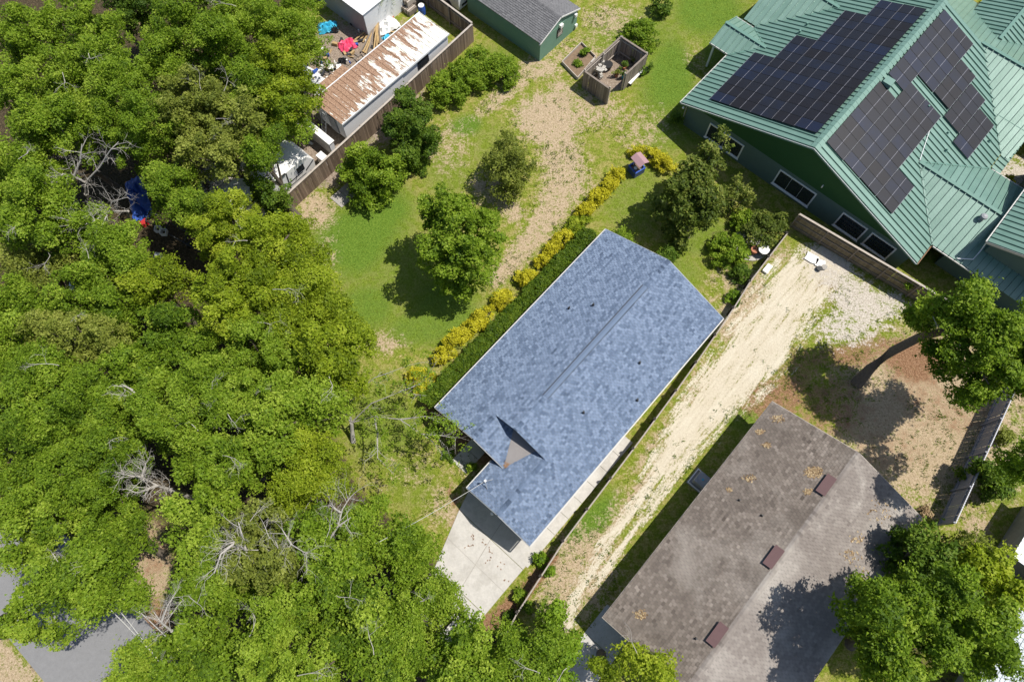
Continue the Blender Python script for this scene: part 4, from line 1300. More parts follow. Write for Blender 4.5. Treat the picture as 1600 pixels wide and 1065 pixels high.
def tree(label, lobes, T, mat, seed, name="oak_tree", cat="tree", group="oaks of the wood on the left", depth=3.2, leaf=.068, dens=2.3, clump=.8, base=None, trunk=.22,
         bark="bark", dead=0, cover=1.0, flat=.62, limbs=True, zbase=0.0, fill=.5, tone0=.5, grow=1.0):
    """lobes: (photo x, photo y, photo radius[, height offset])"""
    rg = np.random.default_rng(seed)
    cs, rs, lc = [], [], []
    for lb in lobes:
        px, py, pr = lb[:3]
        dz = lb[3] if len(lb) > 3 else 0
        zt = T + dz
        C = W(px, py, zt - .8)
        R = pr * mpp(zt, px, py) * grow
        lc.append((C, R, zt))
        n = max(4, int(cover * 2.25 * (R / clump) ** 2))
        ph = rg.random(4) * 6.28
        for k in range(n):
            a = rg.random() * 6.28
            out = R * (.86 + .12 * math.sin(3 * a + ph[0]) + .10 * math.sin(5 * a + ph[1]))
            q = math.sqrt(rg.random())
            rad = clump * rg.uniform(.55, 1.2)
            rho = max(0, out - rad * .7) * q
            z = zt - (q ** 2.0) * min(depth, R * 1.1) * rg.uniform(.7, 1.1) - rad * flat - rg.random() ** 2 * 1.0
            z += rg.normal(0, .30)
            if rg.random() < .27: z -= rg.uniform(.6, depth * .6)
            cs.append((C.x + rho * math.cos(a), C.y + rho * math.sin(a), max(zbase + .35, z))); rs.append(rad)
        for k in range(int(n * fill)):
            a = rg.random() * 6.28; q = math.sqrt(rg.random())
            rad = clump * rg.uniform(.6, 1.0); rho = R * .85 * q
            cs.append((C.x + rho * math.cos(a), C.y + rho * math.sin(a), max(zbase + .3, zt - depth * rg.uniform(.55, 1.0)))); rs.append(rad)
    cs, rs = np.array(cs), np.array(rs)
    if base is None:
        c0 = max(lc, key=lambda t: t[1])[0]
        bx, by = c0.x + rg.normal(0, .4), c0.y + rg.normal(0, .4)
    else:
        bx, by = base
    r = root(name, (bx, by, 0), label, cat, group)
    V, tone = leaf_arrays(rg, cs, rs, flat, dens, leaf, tone0=tone0)
    NLEAF[0] += len(V) // 3
    quads_object("crown", V, tone, mat, r)
    # trunk and limbs
    zc = max(.5, T - depth * .9)
    cen = np.mean([(c.x, c.y) for c, _, _ in lc], axis=0)
    zf = zc * .55
    top = Vector((bx + (cen[0] - bx) * .6, by + (cen[1] - by) * .6, zf))
    mb = MB()
    mid = Vector((bx, by, 0)).lerp(top, .5) + Vector((rg.normal(0, .12), rg.normal(0, .12), 0))
    mb.tube([(bx, by, -.05), (bx, by, .25), mid, top], [trunk * 1.5, trunk * 1.1, trunk * .9, trunk * .75], 10)
    tk = mb.build("trunk", bark, r)
    if limbs:
        nl = min(9, max(3, int(len(lc) * 2.5)))
        far = rg.choice(len(cs), size=nl, replace=False)
        for i in far:
            e = Vector(cs[i]); m_ = top.lerp(e, .5) + Vector((rg.normal(0, .25), rg.normal(0, .25), .3))
            mb = MB(); mb.tube([top, top.lerp(m_, .5), m_, m_.lerp(e, .6), e], [trunk * .5, trunk * .42, trunk * .3, trunk * .2, trunk * .08], 6)
            for j in rg.choice(len(cs), size=3):
                f = Vector(cs[j])
                if (f - m_).length < 3.0: mb.tube([m_, m_.lerp(f, .5) + Vector((0, 0, .1)), f], [trunk * .2, trunk * .13, .015], 5, cap=False)
            mb.build("limb", bark, r)
    for k in range((dead + 1) // 2 if dead < 4 else 3):
        i = int(rg.integers(len(lc))); C, R, zt = lc[i]
        a = rg.random() * 6.28; q = R * rg.uniform(.2, .75)
        mb = MB()
        st = Vector((C.x + q * math.cos(a), C.y + q * math.sin(a), zt - rg.uniform(.5, 1.2)))
        twigs(mb, st, (math.cos(a + rg.normal(0, .8)), math.sin(a + rg.normal(0, .8)), .35), rg.uniform(.5, 1.1), .022, 3, rg, .7)
        mb.build("dead_branch", "dead_wood", r)
    return r

G, Y, O = "leaf_green", "leaf_yellowgreen", "leaf_olive"
OAKS = [
 ("broad green oak crown filling the top left corner of the picture", [(30, 25, 75), (95, 95, 62, -.6), (20, 120, 60, -.4)], 10, G, 1),
 ("green oak crown at the top edge left of the dark gap in the wood", [(120, 12, 52), (150, 70, 40, -.5)], 10.2, G, 1),
 ("green oak crown at the top edge right of the dark gap in the wood", [(265, 22, 62), (330, 40, 62, .2), (240, 75, 48, -.5), (300, -25, 50)], 10, G, 0),
 ("oak crown at the top edge nearest the grey workshop's left side", [(398, 14, 58), (455, 30, 44, -1.2), (365, -25, 50), (455, -15, 40, -1)], 9, G, 1),
 ("bright yellow-green oak crown overhanging the junk yard beside the trailer", [(425, 78, 48), (466, 108, 30, -1.5), (438, 148, 42, -.6)], 8.5, Y, 0),
 ("oak crown just above and left of the trailer's debris covered roof", [(390, 120, 46), (450, 178, 30, -1.5)], 9, G, 0),
 ("wide olive green oak with thin twiggy top in the upper wood", [(290, 130, 62), (335, 165, 55, -.2), (260, 165, 45)], 10.2, O, 4),
 ("green oak crown between the left picture edge and the twiggy olive oak", [(170, 110, 60), (215, 160, 50, -.2)], 10, G, 0),
 ("green oak crown at the left edge above the bare dead tree", [(50, 180, 62), (15, 235, 46, -.5), (95, 165, 45)], 9.8, G, 1),
 ("green oak crown standing over the head of the bare dead tree", [(195, 205, 42), (160, 180, 40, .3)], 9.5, G, 0),
 ("olive oak with open crown left of the white camper", [(345, 215, 50), (300, 225, 42, -.4), (385, 175, 40, .2)], 9, O, 2),
 ("thin crowned oak leaning over the white camper and gravel", [(395, 235, 32), (412, 205, 24, .2)], 7.5, G, 0),
 ("small dark oak between the gravel patch and the fence end", [(420, 300, 28), (400, 285, 22)], 5.5, "leaf_deep", 0),
 ("round green oak crown right of the blue tarp", [(255, 275, 48), (290, 305, 40, -.4)], 9, G, 0),
 ("green oak crown at the left edge below the bare dead tree", [(40, 290, 62), (95, 320, 42, -.8), (20, 340, 40)], 9.4, G, 1),
 ("yellow-green oak crown over the far end of the brown board fence", [(345, 320, 52), (395, 355, 46), (320, 350, 40, -.3)], 9, Y, 1),
 ("lime green oak crown that touches the bottom end of the board fence", [(446, 352, 38, -1), (470, 390, 38, -1.2), (435, 400, 40)], 7.8, Y, 0),
 ("green oak crown left of the black frame and dark clearing", [(165, 365, 40), (195, 400, 34, -.5)], 8.5, G, 1),
 ("yellow-green oak crown at the lower right of the dark clearing", [(360, 410, 48), (405, 440, 46), (350, 450, 36, -.6)], 9, Y, 1),
 ("thin olive oak crown at the left picture edge beside white dead twigs", [(30, 400, 50), (75, 380, 40, -.5), (20, 455, 50)], 9, O, 2),
 ("small yellow-green oak crown above the fallen brown branches", [(220, 445, 40), (245, 420, 30, -.3)], 8.2, Y, 0),
 ("yellow-green oak crown with dense top in the middle of the left wood", [(345, 480, 48), (325, 450, 36)], 8.8, Y, 0),
 ("lime green oak crown bulging over the bright lawn opposite the round yard tree", [(490, 440, 46, -.4), (515, 480, 44, -.8), (455, 465, 44)], 8.8, Y, 1),
 ("green oak crown over the red and blue junk under the trees", [(120, 430, 46), (165, 465, 42), (90, 470, 38, -.3)], 9, G, 1),
 ("olive green oak crown beside the red brown bare patch of ground", [(100, 520, 50), (150, 520, 38, -.4), (60, 500, 40)], 9.2, O, 1),
 ("green oak crown right of the fallen brown branches", [(250, 500, 46), (290, 540, 44, -.2), (235, 545, 38)], 8.8, G, 0),
 ("broad green oak in the middle of the wood left of the lawn's widest dry spot", [(385, 520, 52), (430, 545, 48), (360, 560, 44, -.2)], 9.6, G, 2),
 ("green oak crown at the lawn side with dark hollow in its middle", [(490, 530, 48), (540, 520, 42, -.9), (520, 570, 44, -.6)], 8.8, Y, 1),
 ("massive green oak crown on the left edge halfway down the picture", [(40, 580, 78), (105, 620, 66, .2), (30, 660, 70)], 10.6, G, 2),
 ("green oak crown over the pale fallen log in the wood", [(175, 570, 54), (235, 600, 40, -.4), (165, 625, 46)], 9.8, G, 1),
 ("green oak crown directly above the short upright white limb", [(300, 595, 48), (345, 630, 46), (285, 640, 36)], 9.4, G, 1),
 ("green oak crown whose right side reaches the bare spreading tree", [(445, 605, 50), (500, 620, 44, -.8), (420, 650, 48)], 9.4, G, 1),
 ("big green oak crown left of the shaded grassy clearing", [(85, 730, 76), (150, 700, 60), (140, 770, 44, -.6)], 10.4, G, 2),
 ("green oak crown on the left edge just above the grey street", [(20, 790, 50), (75, 815, 40, -.4), (15, 840, 36)], 9.6, G, 1),
 ("green oak crown above the shaded grassy clearing", [(240, 670, 46), (290, 690, 36, -.4), (215, 640, 36)], 9.2, G, 2),
 ("large green oak crown right of the shaded grassy clearing", [(338, 720, 54), (390, 700, 48), (322, 770, 46, -.4), (290, 735, 28, -.8)], 10, G, 2),
 ("green oak crown along the front lawn below the bare spreading tree", [(470, 700, 50), (515, 735, 36, -1.2), (455, 760, 46)], 9.2, Y, 1),
 ("oak crown over the middle of the grey street with ragged lower edge", [(100, 900, 60), (150, 935, 44), (60, 930, 36, -.5), (140, 870, 42)], 9.8, G, 3),
 ("low oak crown at the left picture edge over the tan verge", [(15, 970, 36), (55, 985, 28)], 8.8, G, 1),
 ("small oak crown between the two halves of the visible street", [(170, 850, 34), (150, 820, 30), (185, 815, 26)], 8, G, 1),
 ("green oak crown right of the tan roadside patch with twiggy grey limbs", [(300, 840, 48), (330, 900, 54), (290, 915, 42), (285, 800, 32, -.5)], 10, G, 3),
 ("oak crown with big bleached branches in the lower wood", [(390, 830, 56), (430, 880, 52), (365, 880, 44)], 10.2, O, 5),
 ("green oak crown left of the pale concrete driveway", [(560, 820, 52), (610, 850, 46, -.6), (545, 870, 44)], 8.8, G, 1),
 ("dark green oak crown on the lawn's lower corner by the concrete driveway", [(650, 860, 36, -1.5), (635, 895, 38, -.8), (672, 905, 28, -1.5)], 7.6, G, 0),
 ("oak crown carrying the white branch that points at the front lawn", [(480, 835, 54), (515, 880, 46), (500, 920, 42)], 9.8, G, 3),
 ("green oak crown at the bottom left with orange leaf tips", [(185, 1048, 38), (225, 1022, 36), (160, 1080, 36)], 9, G, 1),
 ("broad green oak crown at the bottom edge right of the street", [(290, 1000, 56), (340, 1040, 56), (270, 1060, 46)], 10, G, 2),
 ("green oak crown at the bottom edge below the bleached branches", [(420, 960, 54), (400, 1030, 56), (450, 1050, 48)], 10.2, G, 3),
 ("green oak crown in the lower wood with two grey branch stubs", [(560, 960, 58), (520, 1010, 50), (580, 1040, 52)], 10, G, 3),
 ("green oak crown that hides the foot of the concrete driveway", [(650, 960, 50), (700, 945, 34, -1), (640, 1020, 52)], 9, G, 2),
 ("green oak crown at the bottom edge under the concrete driveway", [(730, 1010, 46), (700, 1060, 50), (760, 1055, 38, -.6)], 8.6, G, 2),
 ("pale leafed small oak at the bottom edge near the rail fence end", [(800, 1020, 42), (850, 1005, 36), (830, 1060, 40)], 7.5, G, 3),
 ("green oak crown at the bottom edge beside the sandy track's foot", [(885, 1020, 30), (870, 965, 26, -.8), (880, 1065, 30)], 7, "leaf_lime", 1),
 ("small yellowish oak at the bottom edge over the neighbour's driveway", [(950, 1052, 26)], 6.5, Y, 1),
 ("thin crowned oak at the bottom edge overlapping the brown roof", [(1005, 1035, 30), (1035, 1050, 26)], 6.8, Y, 2),
]
OAKS += [
 ("dark oak crown in the gap at the very top left of the wood", [(210, -15, 45), (180, -20, 40)], 8.5, "leaf_deep", 0),
 ("low green crown on the left picture edge level with the blue tarp", [(5, 345, 40), (0, 300, 40), (-10, 240, 50)], 8.5, G, 0),
 ("oak crown on the left picture edge below the thin olive crown", [(5, 505, 46), (0, 450, 40), (-20, 540, 60)], 9, G, 0),
 ("oak crown on the left picture edge at the height of the shaded clearing", [(0, 700, 50), (-20, 620, 60), (10, 760, 40)], 9.4, G, 0),
 ("small green crown between the thin olive crown and the fallen branches", [(150, 400, 34), (175, 495, 30)], 8, G, 0),
 ("small yellow-green crown between the wood's middle hollow and the lawn", [(440, 490, 34), (430, 510, 30)], 8, Y, 0),
 ("low green crown filling the hollow left of the front lawn", [(395, 640, 40), (430, 700, 40), (385, 600, 30)], 8.4, G, 0),
 ("low oak crown between the bleached branches and the lower wood", [(470, 960, 42), (480, 900, 36), (400, 930, 40)], 9, G, 0),
 ("low oak crown at the left above the street's upper end", [(60, 880, 34), (20, 870, 26)], 8.2, G, 0),
 ("green crown at the bottom edge between two larger oaks", [(610, 990, 44), (610, 1050, 44), (490, 1060, 40)], 8.6, G, 0),
]
for i, (lab, lobes, T, mat, dead) in enumerate(OAKS):
    tree(lab, lobes, T + .9 * math.sin(i * 1.9), mat, 100 + i, dead=dead, clump=(.60 if mat != O else .5) + .14 * math.sin(i * 4.1), leaf=.066 + .010 * math.sin(i * 3.3), dens=1.75 if mat != O else 1.3, cover=1.0, grow=1.08, fill=.38, tone0=.49 + .11 * math.sin(i * 2.7), depth=4.0 + .6 * math.sin(i), base=tuple(W(-110, 1010)[:2]) if "over the tan verge" in lab else tuple(W(455, 325)[:2]) if "bottom end of the board fence" in lab else tuple(W(178, 905)[:2]) if "over the middle of the grey street" in lab else tuple(W(300, 905)[:2]) if "right of the tan roadside" in lab else None)

# trees standing by themselves
YD = None
tree("big round green tree casting a wide shadow on the left lawn", [(715, 330, 50), (685, 372, 44, -.6), (735, 390, 42, -.8), (680, 308, 36, -.3), (760, 350, 34, -.8), (705, 415, 34, -1.8)], 8.2, G, 301,
     group=None, name="yard_tree", clump=.5, leaf=.085, depth=4.2, base=tuple(W(690, 435)[:2]), trunk=.16, dens=2.0, fill=.8)
tree("thin leaved tree between the round yard tree and the dry path", [(795, 222, 34), (778, 250, 36, -.4), (812, 250, 32, -.5), (792, 280, 28, -1.2)], 4.6, O, 302, group=None, name="yard_tree", clump=.42, leaf=.07,
     depth=3.0, base=tuple(W(790, 300)[:2]), trunk=.1, dens=1.1, cover=.9, tone0=.42)
tree("dark bushy tree against the fence beside the middle of the trailer", [(640, 158, 38), (628, 192, 40, -.5), (655, 200, 34, -.6), (640, 228, 30, -1.2)], 4.8, "leaf_deep", 303, group=None, name="yard_tree", clump=.45, leaf=.075, depth=3.4, base=tuple(W(640, 235)[:2]), trunk=.1)
tree("rounded green tree at the fence beside the grey ground slab", [(560, 242, 40), (600, 258, 34, -.3), (570, 280, 36, -1.0)], 4.2, G, 304, group=None, name="yard_tree", clump=.5, leaf=.08, depth=3.2, base=tuple(W(582, 290)[:2]), trunk=.12, fill=.9)
tree("dark glossy evergreen beside the green house's wall", [(1085, 262, 34), (1060, 300, 36, -.5), (1105, 300, 38, -.3), (1110, 235, 26, .2), (1080, 335, 26, -1.4)], 6.0, "leaf_magnolia", 305, group=None, name="yard_tree",
     clump=.5, leaf=.10, depth=4.5, base=tuple(W(1075, 370)[:2]), trunk=.16, fill=.9)
tree("slim reddish green tree top in front of the green house's first window", [(1125, 215, 14), (1135, 238, 12, -.5), (1100, 240, 18, -.6)], 6.3, "leaf_magnolia", 306, group=None, name="yard_tree", clump=.35, leaf=.09,
     depth=3.5, base=tuple(W(1085, 330)[:2]), trunk=.07, dens=1.5, tone0=.62)
tree("thin bronze leaved tree under the green house's wide window", [(1150, 290, 20), (1170, 300, 16, -.3), (1135, 310, 18, -.6)], 3.6, "leaf_magnolia", 307, group=None, name="yard_tree", clump=.36, leaf=.085, depth=2.4, base=tuple(W(1140, 335)[:2]), trunk=.06, dens=1.1, tone0=.62)
# big oak on the right with its bent trunk
p0 = W(1345, 590); bigc = W(1510, 520, 9)
r_ = tree("large oak with a long curved trunk beside the brown roofed house", [(1530, 470, 52), (1470, 480, 30, -1.8), (1560, 530, 50, -.3), (1500, 540, 34, -1.6), (1590, 500, 50), (1580, 585, 30, -1), (1545, 605, 22, -2.2), (1640, 560, 60, -.2), (1632, 706, 42, 1.0), (1710, 780, 36, 1.0), (1700, 540, 40, 0), (1690, 640, 40, .6)], 11.5, G, 308, group=None, name="oak_tree",
     base=tuple(p0[:2]), trunk=.3, clump=.72, depth=3.6, dens=2.2, limbs=False, cover=1.1, fill=.7, grow=.98, leaf=.085, dead=2, tone0=.42)
for ch in r_.children:
    if ch.name.startswith("trunk"): bpy.data.objects.remove(ch)
mb = MB()
tp = [W(1338, 600, 0), W(1360, 575, 1.2), W(1395, 548, 3.2), W(1440, 525, 5.4), W(1485, 515, 7.2), W(1530, 510, 8.8)]
mb.tube(tp, [.42, .33, .30, .27, .22, .16], 12)
mb.build("trunk", "bark", r_)
for (x, y, z) in [(1535, 470, 10.2), (1565, 530, 10.3), (1590, 500, 10.6), (1580, 580, 9.6), (1545, 600, 8.7), (1500, 540, 9.2), (1462, 482, 8.9), (1640, 560, 10)]:
    st = W(1485, 515, 7.2) if x > 1480 else W(1440, 525, 5.6)
    e = W(x, y, z); m_ = st.lerp(e, .5) + Vector((0, 0, .2))
    mb = MB(); mb.tube([st, m_, e], [.14, .09, .03], 7); mb.build("limb", "bark", r_)
tree("large bright green tree at the lower right corner beside the brown roof", [(1440, 955, 58), (1500, 930, 56), (1480, 1010, 60), (1395, 1005, 40, -.3), (1545, 985, 48, -.3), (1575, 1035, 48, -.8), (1570, 960, 30, -1.2), (1420, 1060, 50), (1385, 925, 30, .2), (1375, 960, 28, 0)], 10.6, G, 309, group=None, name="oak_tree",
     clump=.6, leaf=.085, depth=4.5, trunk=.3, fill=.9, tone0=.42)
tree("dark green tree wedged between the brown roof and the grey panel fence", [(1450, 850, 34), (1475, 880, 36, -.5), (1440, 890, 26, -.8)], 7.0, "leaf_deep", 310, group=None, name="oak_tree", clump=.6, leaf=.1, depth=4, trunk=.2, fill=.9, tone0=.55)
tree("yellow leaved tree at the right edge beside the pale roof", [(1560, 885, 38), (1580, 925, 34, -.3), (1520, 880, 26, -.8)], 6.5, Y, 311, group=None, name="oak_tree", clump=.55, leaf=.1, depth=3.6, trunk=.18, tone0=.6)
tree("thin brownish tree with open crown between the dark tree and the yellow tree", [(1510, 850, 24), (1535, 845, 20, -.4)], 5.0, O, 312, group=None, name="oak_tree", clump=.42, leaf=.08, depth=3, trunk=.1, dens=.9)
tree("green tree behind the grey panel fence at the right edge", [(1545, 735, 26), (1570, 760, 24, -.5), (1590, 730, 24, -.2)], 3.4, "leaf_deep", 313, group=None, name="yard_tree", clump=.45, leaf=.09, depth=2.2, trunk=.1, tone0=.6)

# shrubs
def shrub(label, px, py, rx, h, mat, seed, ry=None, ang=0.0, group=None, leaf=.055, dens=2.0, clump=.28, name="shrub", stem=True, tone0=.5):
    """a low mound of leaf clumps on its own stems; px,py: centre of its top as seen, rx in photo pixels"""
    rg = np.random.default_rng(seed)
    c = W(px, py, h * .75); s_ = mpp(h, px, py)
    R1 = rx * s_; R2 = (ry or rx) * s_
    n = max(5, int(2.6 * R1 * R2 / (clump * clump)))
    q = np.sqrt(rg.random(n)); a = rg.random(n) * 6.28
    x = q * np.cos(a) * max(.05, R1 - clump * .6); y = q * np.sin(a) * max(.05, R2 - clump * .6)
    ca, sa = math.cos(ang), math.sin(ang)
    z = h * (1 - .55 * q ** 3) * rg.uniform(.75, 1.0, n) - clump * .7
    low = rg.random(n) < .25
    z = np.where(low, z * .5, z)
    cs = np.stack([c.x + x * ca - y * sa, c.y + x * sa + y * ca, np.maximum(clump * .3, z)], 1)
    rs = clump * rg.uniform(.65, 1.15, n)
    r = root(name, (c.x, c.y, 0), label, "shrub" if name != "hedge" else "hedge", group)
    V, tone = leaf_arrays(rg, cs, rs, .8, dens, leaf, tone0=tone0)
    NLEAF[0] += len(V) // 3
    quads_object("foliage", V, tone, mat, r)
    mb = MB()
    for k in range(4):
        e = Vector(cs[int(rg.integers(n))]); mb.tube([(c.x + rg.normal(0, .06), c.y + rg.normal(0, .06), -.02), (c.x * .5 + e.x * .5, c.y * .5 + e.y * .5, e.z * .5), e], [.03, .022, .01], 5)
    mb.build("stems", "bark", r)
    return r
GOLD = "leaf_gold"
gold = [("golden shrub at the bottom end of the row, by the house's left roof corner", 662, 596, 28, 1.3, 20, -.7),
 ("long golden shrub, second from the bottom of the row, ending near the bare tree", 705, 535, 32, 1.3, 15, .8),
 ("golden shrub joined to the upper end of the long golden shrub", 748, 497, 26, 1.3, 15, .8),
 ("round golden shrub just above the joined pair of long golden shrubs", 787, 463, 15, 1.2, 15, 0),
 ("round golden shrub with a dark gap on either side, third above the long pair", 822, 430, 16, 1.2, 14, 0),
 ("small golden shrub between two larger ones halfway up the row", 849, 403, 12, 1.1, 11, 0),
 ("oval golden shrub beside the house roof's upper half", 874, 374, 22, 1.2, 13, .8),
 ("olive and gold shrub nearest the roof's top left corner", 903, 345, 20, 1.1, 13, .8),
 ("golden shrub just above the roof's top left corner", 914, 326, 16, 1.2, 12, .8),
 ("golden shrub above the roof's top corner, third from the little well", 936, 303, 18, 1.1, 12, .8),
 ("golden shrub second from the little well", 953, 285, 14, 1.1, 11, .8),
 ("golden shrub standing against the little purple roofed well's left side", 966, 268, 12, 1.3, 12, .8),
 ("golden shrub curving behind the little purple roofed well", 1012, 236, 26, 1.2, 12, -.35),
 ("golden shrub at the right of the little well, by the dark evergreen", 1040, 252, 16, 1.2, 14, -.9)]
for i, (lab, x, y, rx, h, ry, ang) in enumerate(gold):
    o = i in (7,)
    shrub(lab, x, y, rx * 1.38, h, GOLD if not o else "leaf_yellowgreen", 400 + i, ry=ry * 1.15, ang=ang, group="golden shrubs in a row left of the blue roof", leaf=.05, clump=.24)
# clipped hedge along the eave
rg = np.random.default_rng(77)
hr = root("hedge", S(13.4, -11.75, 0), "clipped dark green hedge running along the blue house's left eave", "hedge")
n = 1150
uu = rg.uniform(4.95, 22.0, n); vv = rg.uniform(-12.55, -11.0, n)
zz = 1.25 + .08 * np.sin(uu * 2.1) + rg.normal(0, .05, n) - .55 * np.clip((np.abs(vv + 11.8) - .5) / .3, 0, 1) * rg.random(n)
cs = np.stack([uu * CA + vv * SA, uu * SA - vv * CA, zz - .15], 1)
V, tone = leaf_arrays(rg, cs, .2 * rg.uniform(.7, 1.2, n), .8, 1.7, .055)
quads_object("foliage", V, tone, "leaf_hedge", hr)
for k in range(9):
    mb = MB(); p = S(5.9 + k * 1.9, -11.8); mb.tube([(p.x, p.y, -.02), (p.x + .05, p.y, .5), (p.x, p.y + .1, 1.05)], [.04, .03, .015], 6); mb.build("stem", "bark", hr)
shr = [
 ("green shrub at the left end of the hedge row under the fence corner", 700, 130, 36, 2.1, G, 0),
 ("green shrub second from the left in the hedge row under the fence corner", 728, 110, 36, 2.2, G, 0),
 ("green shrub third from the left in the row by the green shed's shadow", 752, 92, 36, 2.2, G, 0),
 ("green shrub at the right end of the row by the green shed's shadow", 782, 102, 32, 2.0, G, 0),
 ("round green bush behind the square board pen", 1002, 46, 32, 1.9, G, 0),
 ("dark green bush at the top edge of the upper lawn", 1035, 2, 18, 1.6, "leaf_deep", 0),
 ("dark shrub at the left foot of the green house's corner", 1060, 182, 12, 1.4, "leaf_deep", 0),
 ("large green bush left of the round paved spot", 1143, 385, 34, 1.7, G, 0),
 ("dark green bush above the round paved spot", 1195, 352, 36, 1.8, "leaf_magnolia", 0),
 ("green bush at the top of the round paved spot beside the dark one", 1165, 340, 20, 1.5, G, 0),
 ("green bush below the round paved spot next to the rail fence", 1160, 425, 18, 1.0, "leaf_deep", 0),
 ("bright leafy plant on the rail fence by the house's right roof corner", 1148, 462, 13, .8, "leaf_lime", 0),
 ("dark bush against the house's top right roof edge", 1045, 400, 22, 1.6, "leaf_deep", 0),
 ("green bush at the house's top roof edge nearest the lawn", 975, 368, 20, 1.4, G, 0),
 ("brown green bush at the end of the board fence by the paved spot", 1222, 340, 16, 1.7, "leaf_magnolia", 0),
 ("bright shrub on the driveway side of the rail fence, upper one", 845, 872, 12, .9, "leaf_lime", 0),
 ("bright shrub on the sandy side of the rail fence by the driveway", 858, 893, 11, .8, "leaf_lime", 0),
 ("green shrub in the mulch strip beside the driveway's lower corner", 812, 930, 13, .9, G, 0),
 ("bright shrub on the sandy side of the rail fence, lowest one", 825, 947, 10, .7, "leaf_lime", 0),
 ("low shrub in the mulch strip below the driveway's right edge", 795, 962, 10, .6, "leaf_deep", 0),
 ("green plant between the path and the front door of the blue house", 737, 728, 9, .8, G, 0),
 ("low green planting at the corner of the front lawn and the path", 700, 712, 12, .35, "leaf_deep", 0),
 ("low green planting under the house's left roof corner", 678, 672, 12, .4, "leaf_deep", 0),
 ("green plants growing in the wooden garden bed by the shed", 915, 78, 9, .9, "leaf_lime", 0),
 ("low green plants filling the near half of the wooden garden bed", 903, 98, 9, .4, "leaf_green", 0),
 ("potted green plant on the outer wall of the square board pen", 1005, 108, 6, .8, "leaf_lime", 0),
 ("small shrub in the dark corner between the two green roofs", 1420, 440, 14, 1.6, "leaf_lime", 0),
 ("yellow green shrub beside the pale courtyard at the right edge", 1582, 280, 10, 1.2, "leaf_gold", 0),
 ("green clump at the right edge behind the grey panel fence", 1575, 680, 16, 1.1, "leaf_olive", 0),
 ("dry brown bush at the lower end of the grey panel fence", 1450, 800, 9, .8, "leaf_dry", 0),
 ("small golden bush at the top edge beside the green roofs", 1538, 3, 10, 5.5 * .4, "leaf_gold", 0),
]
for i, (lab, x, y, rx, h, mat, _) in enumerate(shr):
    shrub(lab, x, y, rx, h, mat, 500 + i, leaf=.06 if h < 1.5 else .07, clump=.3 if h > 1.2 else .2)

# the bare spreading tree over the front lawn
rg = np.random.default_rng(5)
bp_ = W(552, 682); bt = root("bare_tree", bp_, "bare spreading tree with only a few leaves over the front lawn", "tree")
def limb_path(px_pts, r0, name="limb"):
    P = [W(x, y, z) for x, y, z in px_pts]
    mb = MB(); n = len(P)
    mb.tube(P, [r0 * (1 - .8 * i / (n - 1)) for i in range(n)], 7)
    for i in range(1, n):
        for k in range(3):
            a = P[i - 1].lerp(P[i], rg.random()); d = (P[i] - P[i - 1]).normalized()
            twigs(mb, a, d + Vector((rg.normal(0, .5), rg.normal(0, .5), rg.normal(.1, .3))), rg.uniform(.5, 1.1), r0 * .25, 1, rg)
    mb.build(name, "bark_grey", bt)
    return P
mb = MB(); mb.tube([W(552, 690, 0), W(550, 672, .9), W(549, 660, 1.6)], [.17, .13, .12], 10); mb.build("trunk", "bark_grey", bt)
tips = []
for pts in [[(549, 660, 1.6), (545, 632, 2.8), (535, 610, 4.2), (528, 585, 5)], [(549, 660, 1.6), (585, 650, 2.6), (625, 655, 3.4), (660, 678, 3.9), (690, 700, 4.2)],
            [(549, 660, 1.6), (580, 630, 3.2), (625, 612, 4.2), (665, 618, 4.8)], [(545, 632, 2.8), (560, 610, 3.8), (585, 590, 4.8), (640, 570, 5.3)],
            [(585, 650, 2.6), (590, 680, 3.0), (590, 715, 3.3), (615, 740, 3.5)], [(625, 655, 3.4), (665, 650, 4), (700, 665, 4.4)], [(625, 612, 4.2), (655, 600, 4.7), (675, 578, 5)],
            [(660, 678, 3.9), (690, 680, 4.2), (713, 685, 4.4)], [(549, 660, 1.6), (530, 640, 2.6), (505, 625, 3.6)]]:
    P = limb_path(pts, .052); tips += P[1:]
cs, rs = [], []
for p in tips:
    for k in range(7): cs.append((p.x + rg.normal(0, .55), p.y + rg.normal(0, .55), p.z + rg.normal(0, .2))); rs.append(rg.uniform(.14, .36))
V, tone = leaf_arrays(rg, np.array(cs), np.array(rs), .7, .55, .06)
quads_object("leaf_tufts", V, tone, "leaf_green", bt)

# bleached dead trees and limbs standing in the wood
def dead_tree(label, px_paths, r0, basepx, seed, tw=4):
    rg = np.random.default_rng(seed)
    b_ = W(*basepx); r = root("dead_tree", b_, label, "tree", "bleached dead trees in the wood")
    first = W(*px_paths[0][0]); mb = MB()
    mb.tube([(b_.x, b_.y, 0), ((b_.x + first.x) / 2 + .1, (b_.y + first.y) / 2, first.z / 2), first], [r0 * 1.3, r0 * 1.1, r0], 9); mb.build("trunk", "dead_wood", r)
    for pts in px_paths:
        P = [W(*q) for q in pts]; mb = MB(); n = len(P)
        mb.tube(P, [r0 * .72 * (1 - .7 * i / (n - 1)) for i in range(n)], 7)
        for i in range(1, n):
            for k in range(tw):
                a = P[i - 1].lerp(P[i], rg.random()); d = (P[i] - P[i - 1]).normalized()
                twigs(mb, a, d + Vector((rg.normal(0, .7), rg.normal(0, .7), rg.normal(.2, .4))), rg.uniform(.4, .95), r0 * .18, 2, rg, .75)
        mb.build("limb", "dead_wood", r)
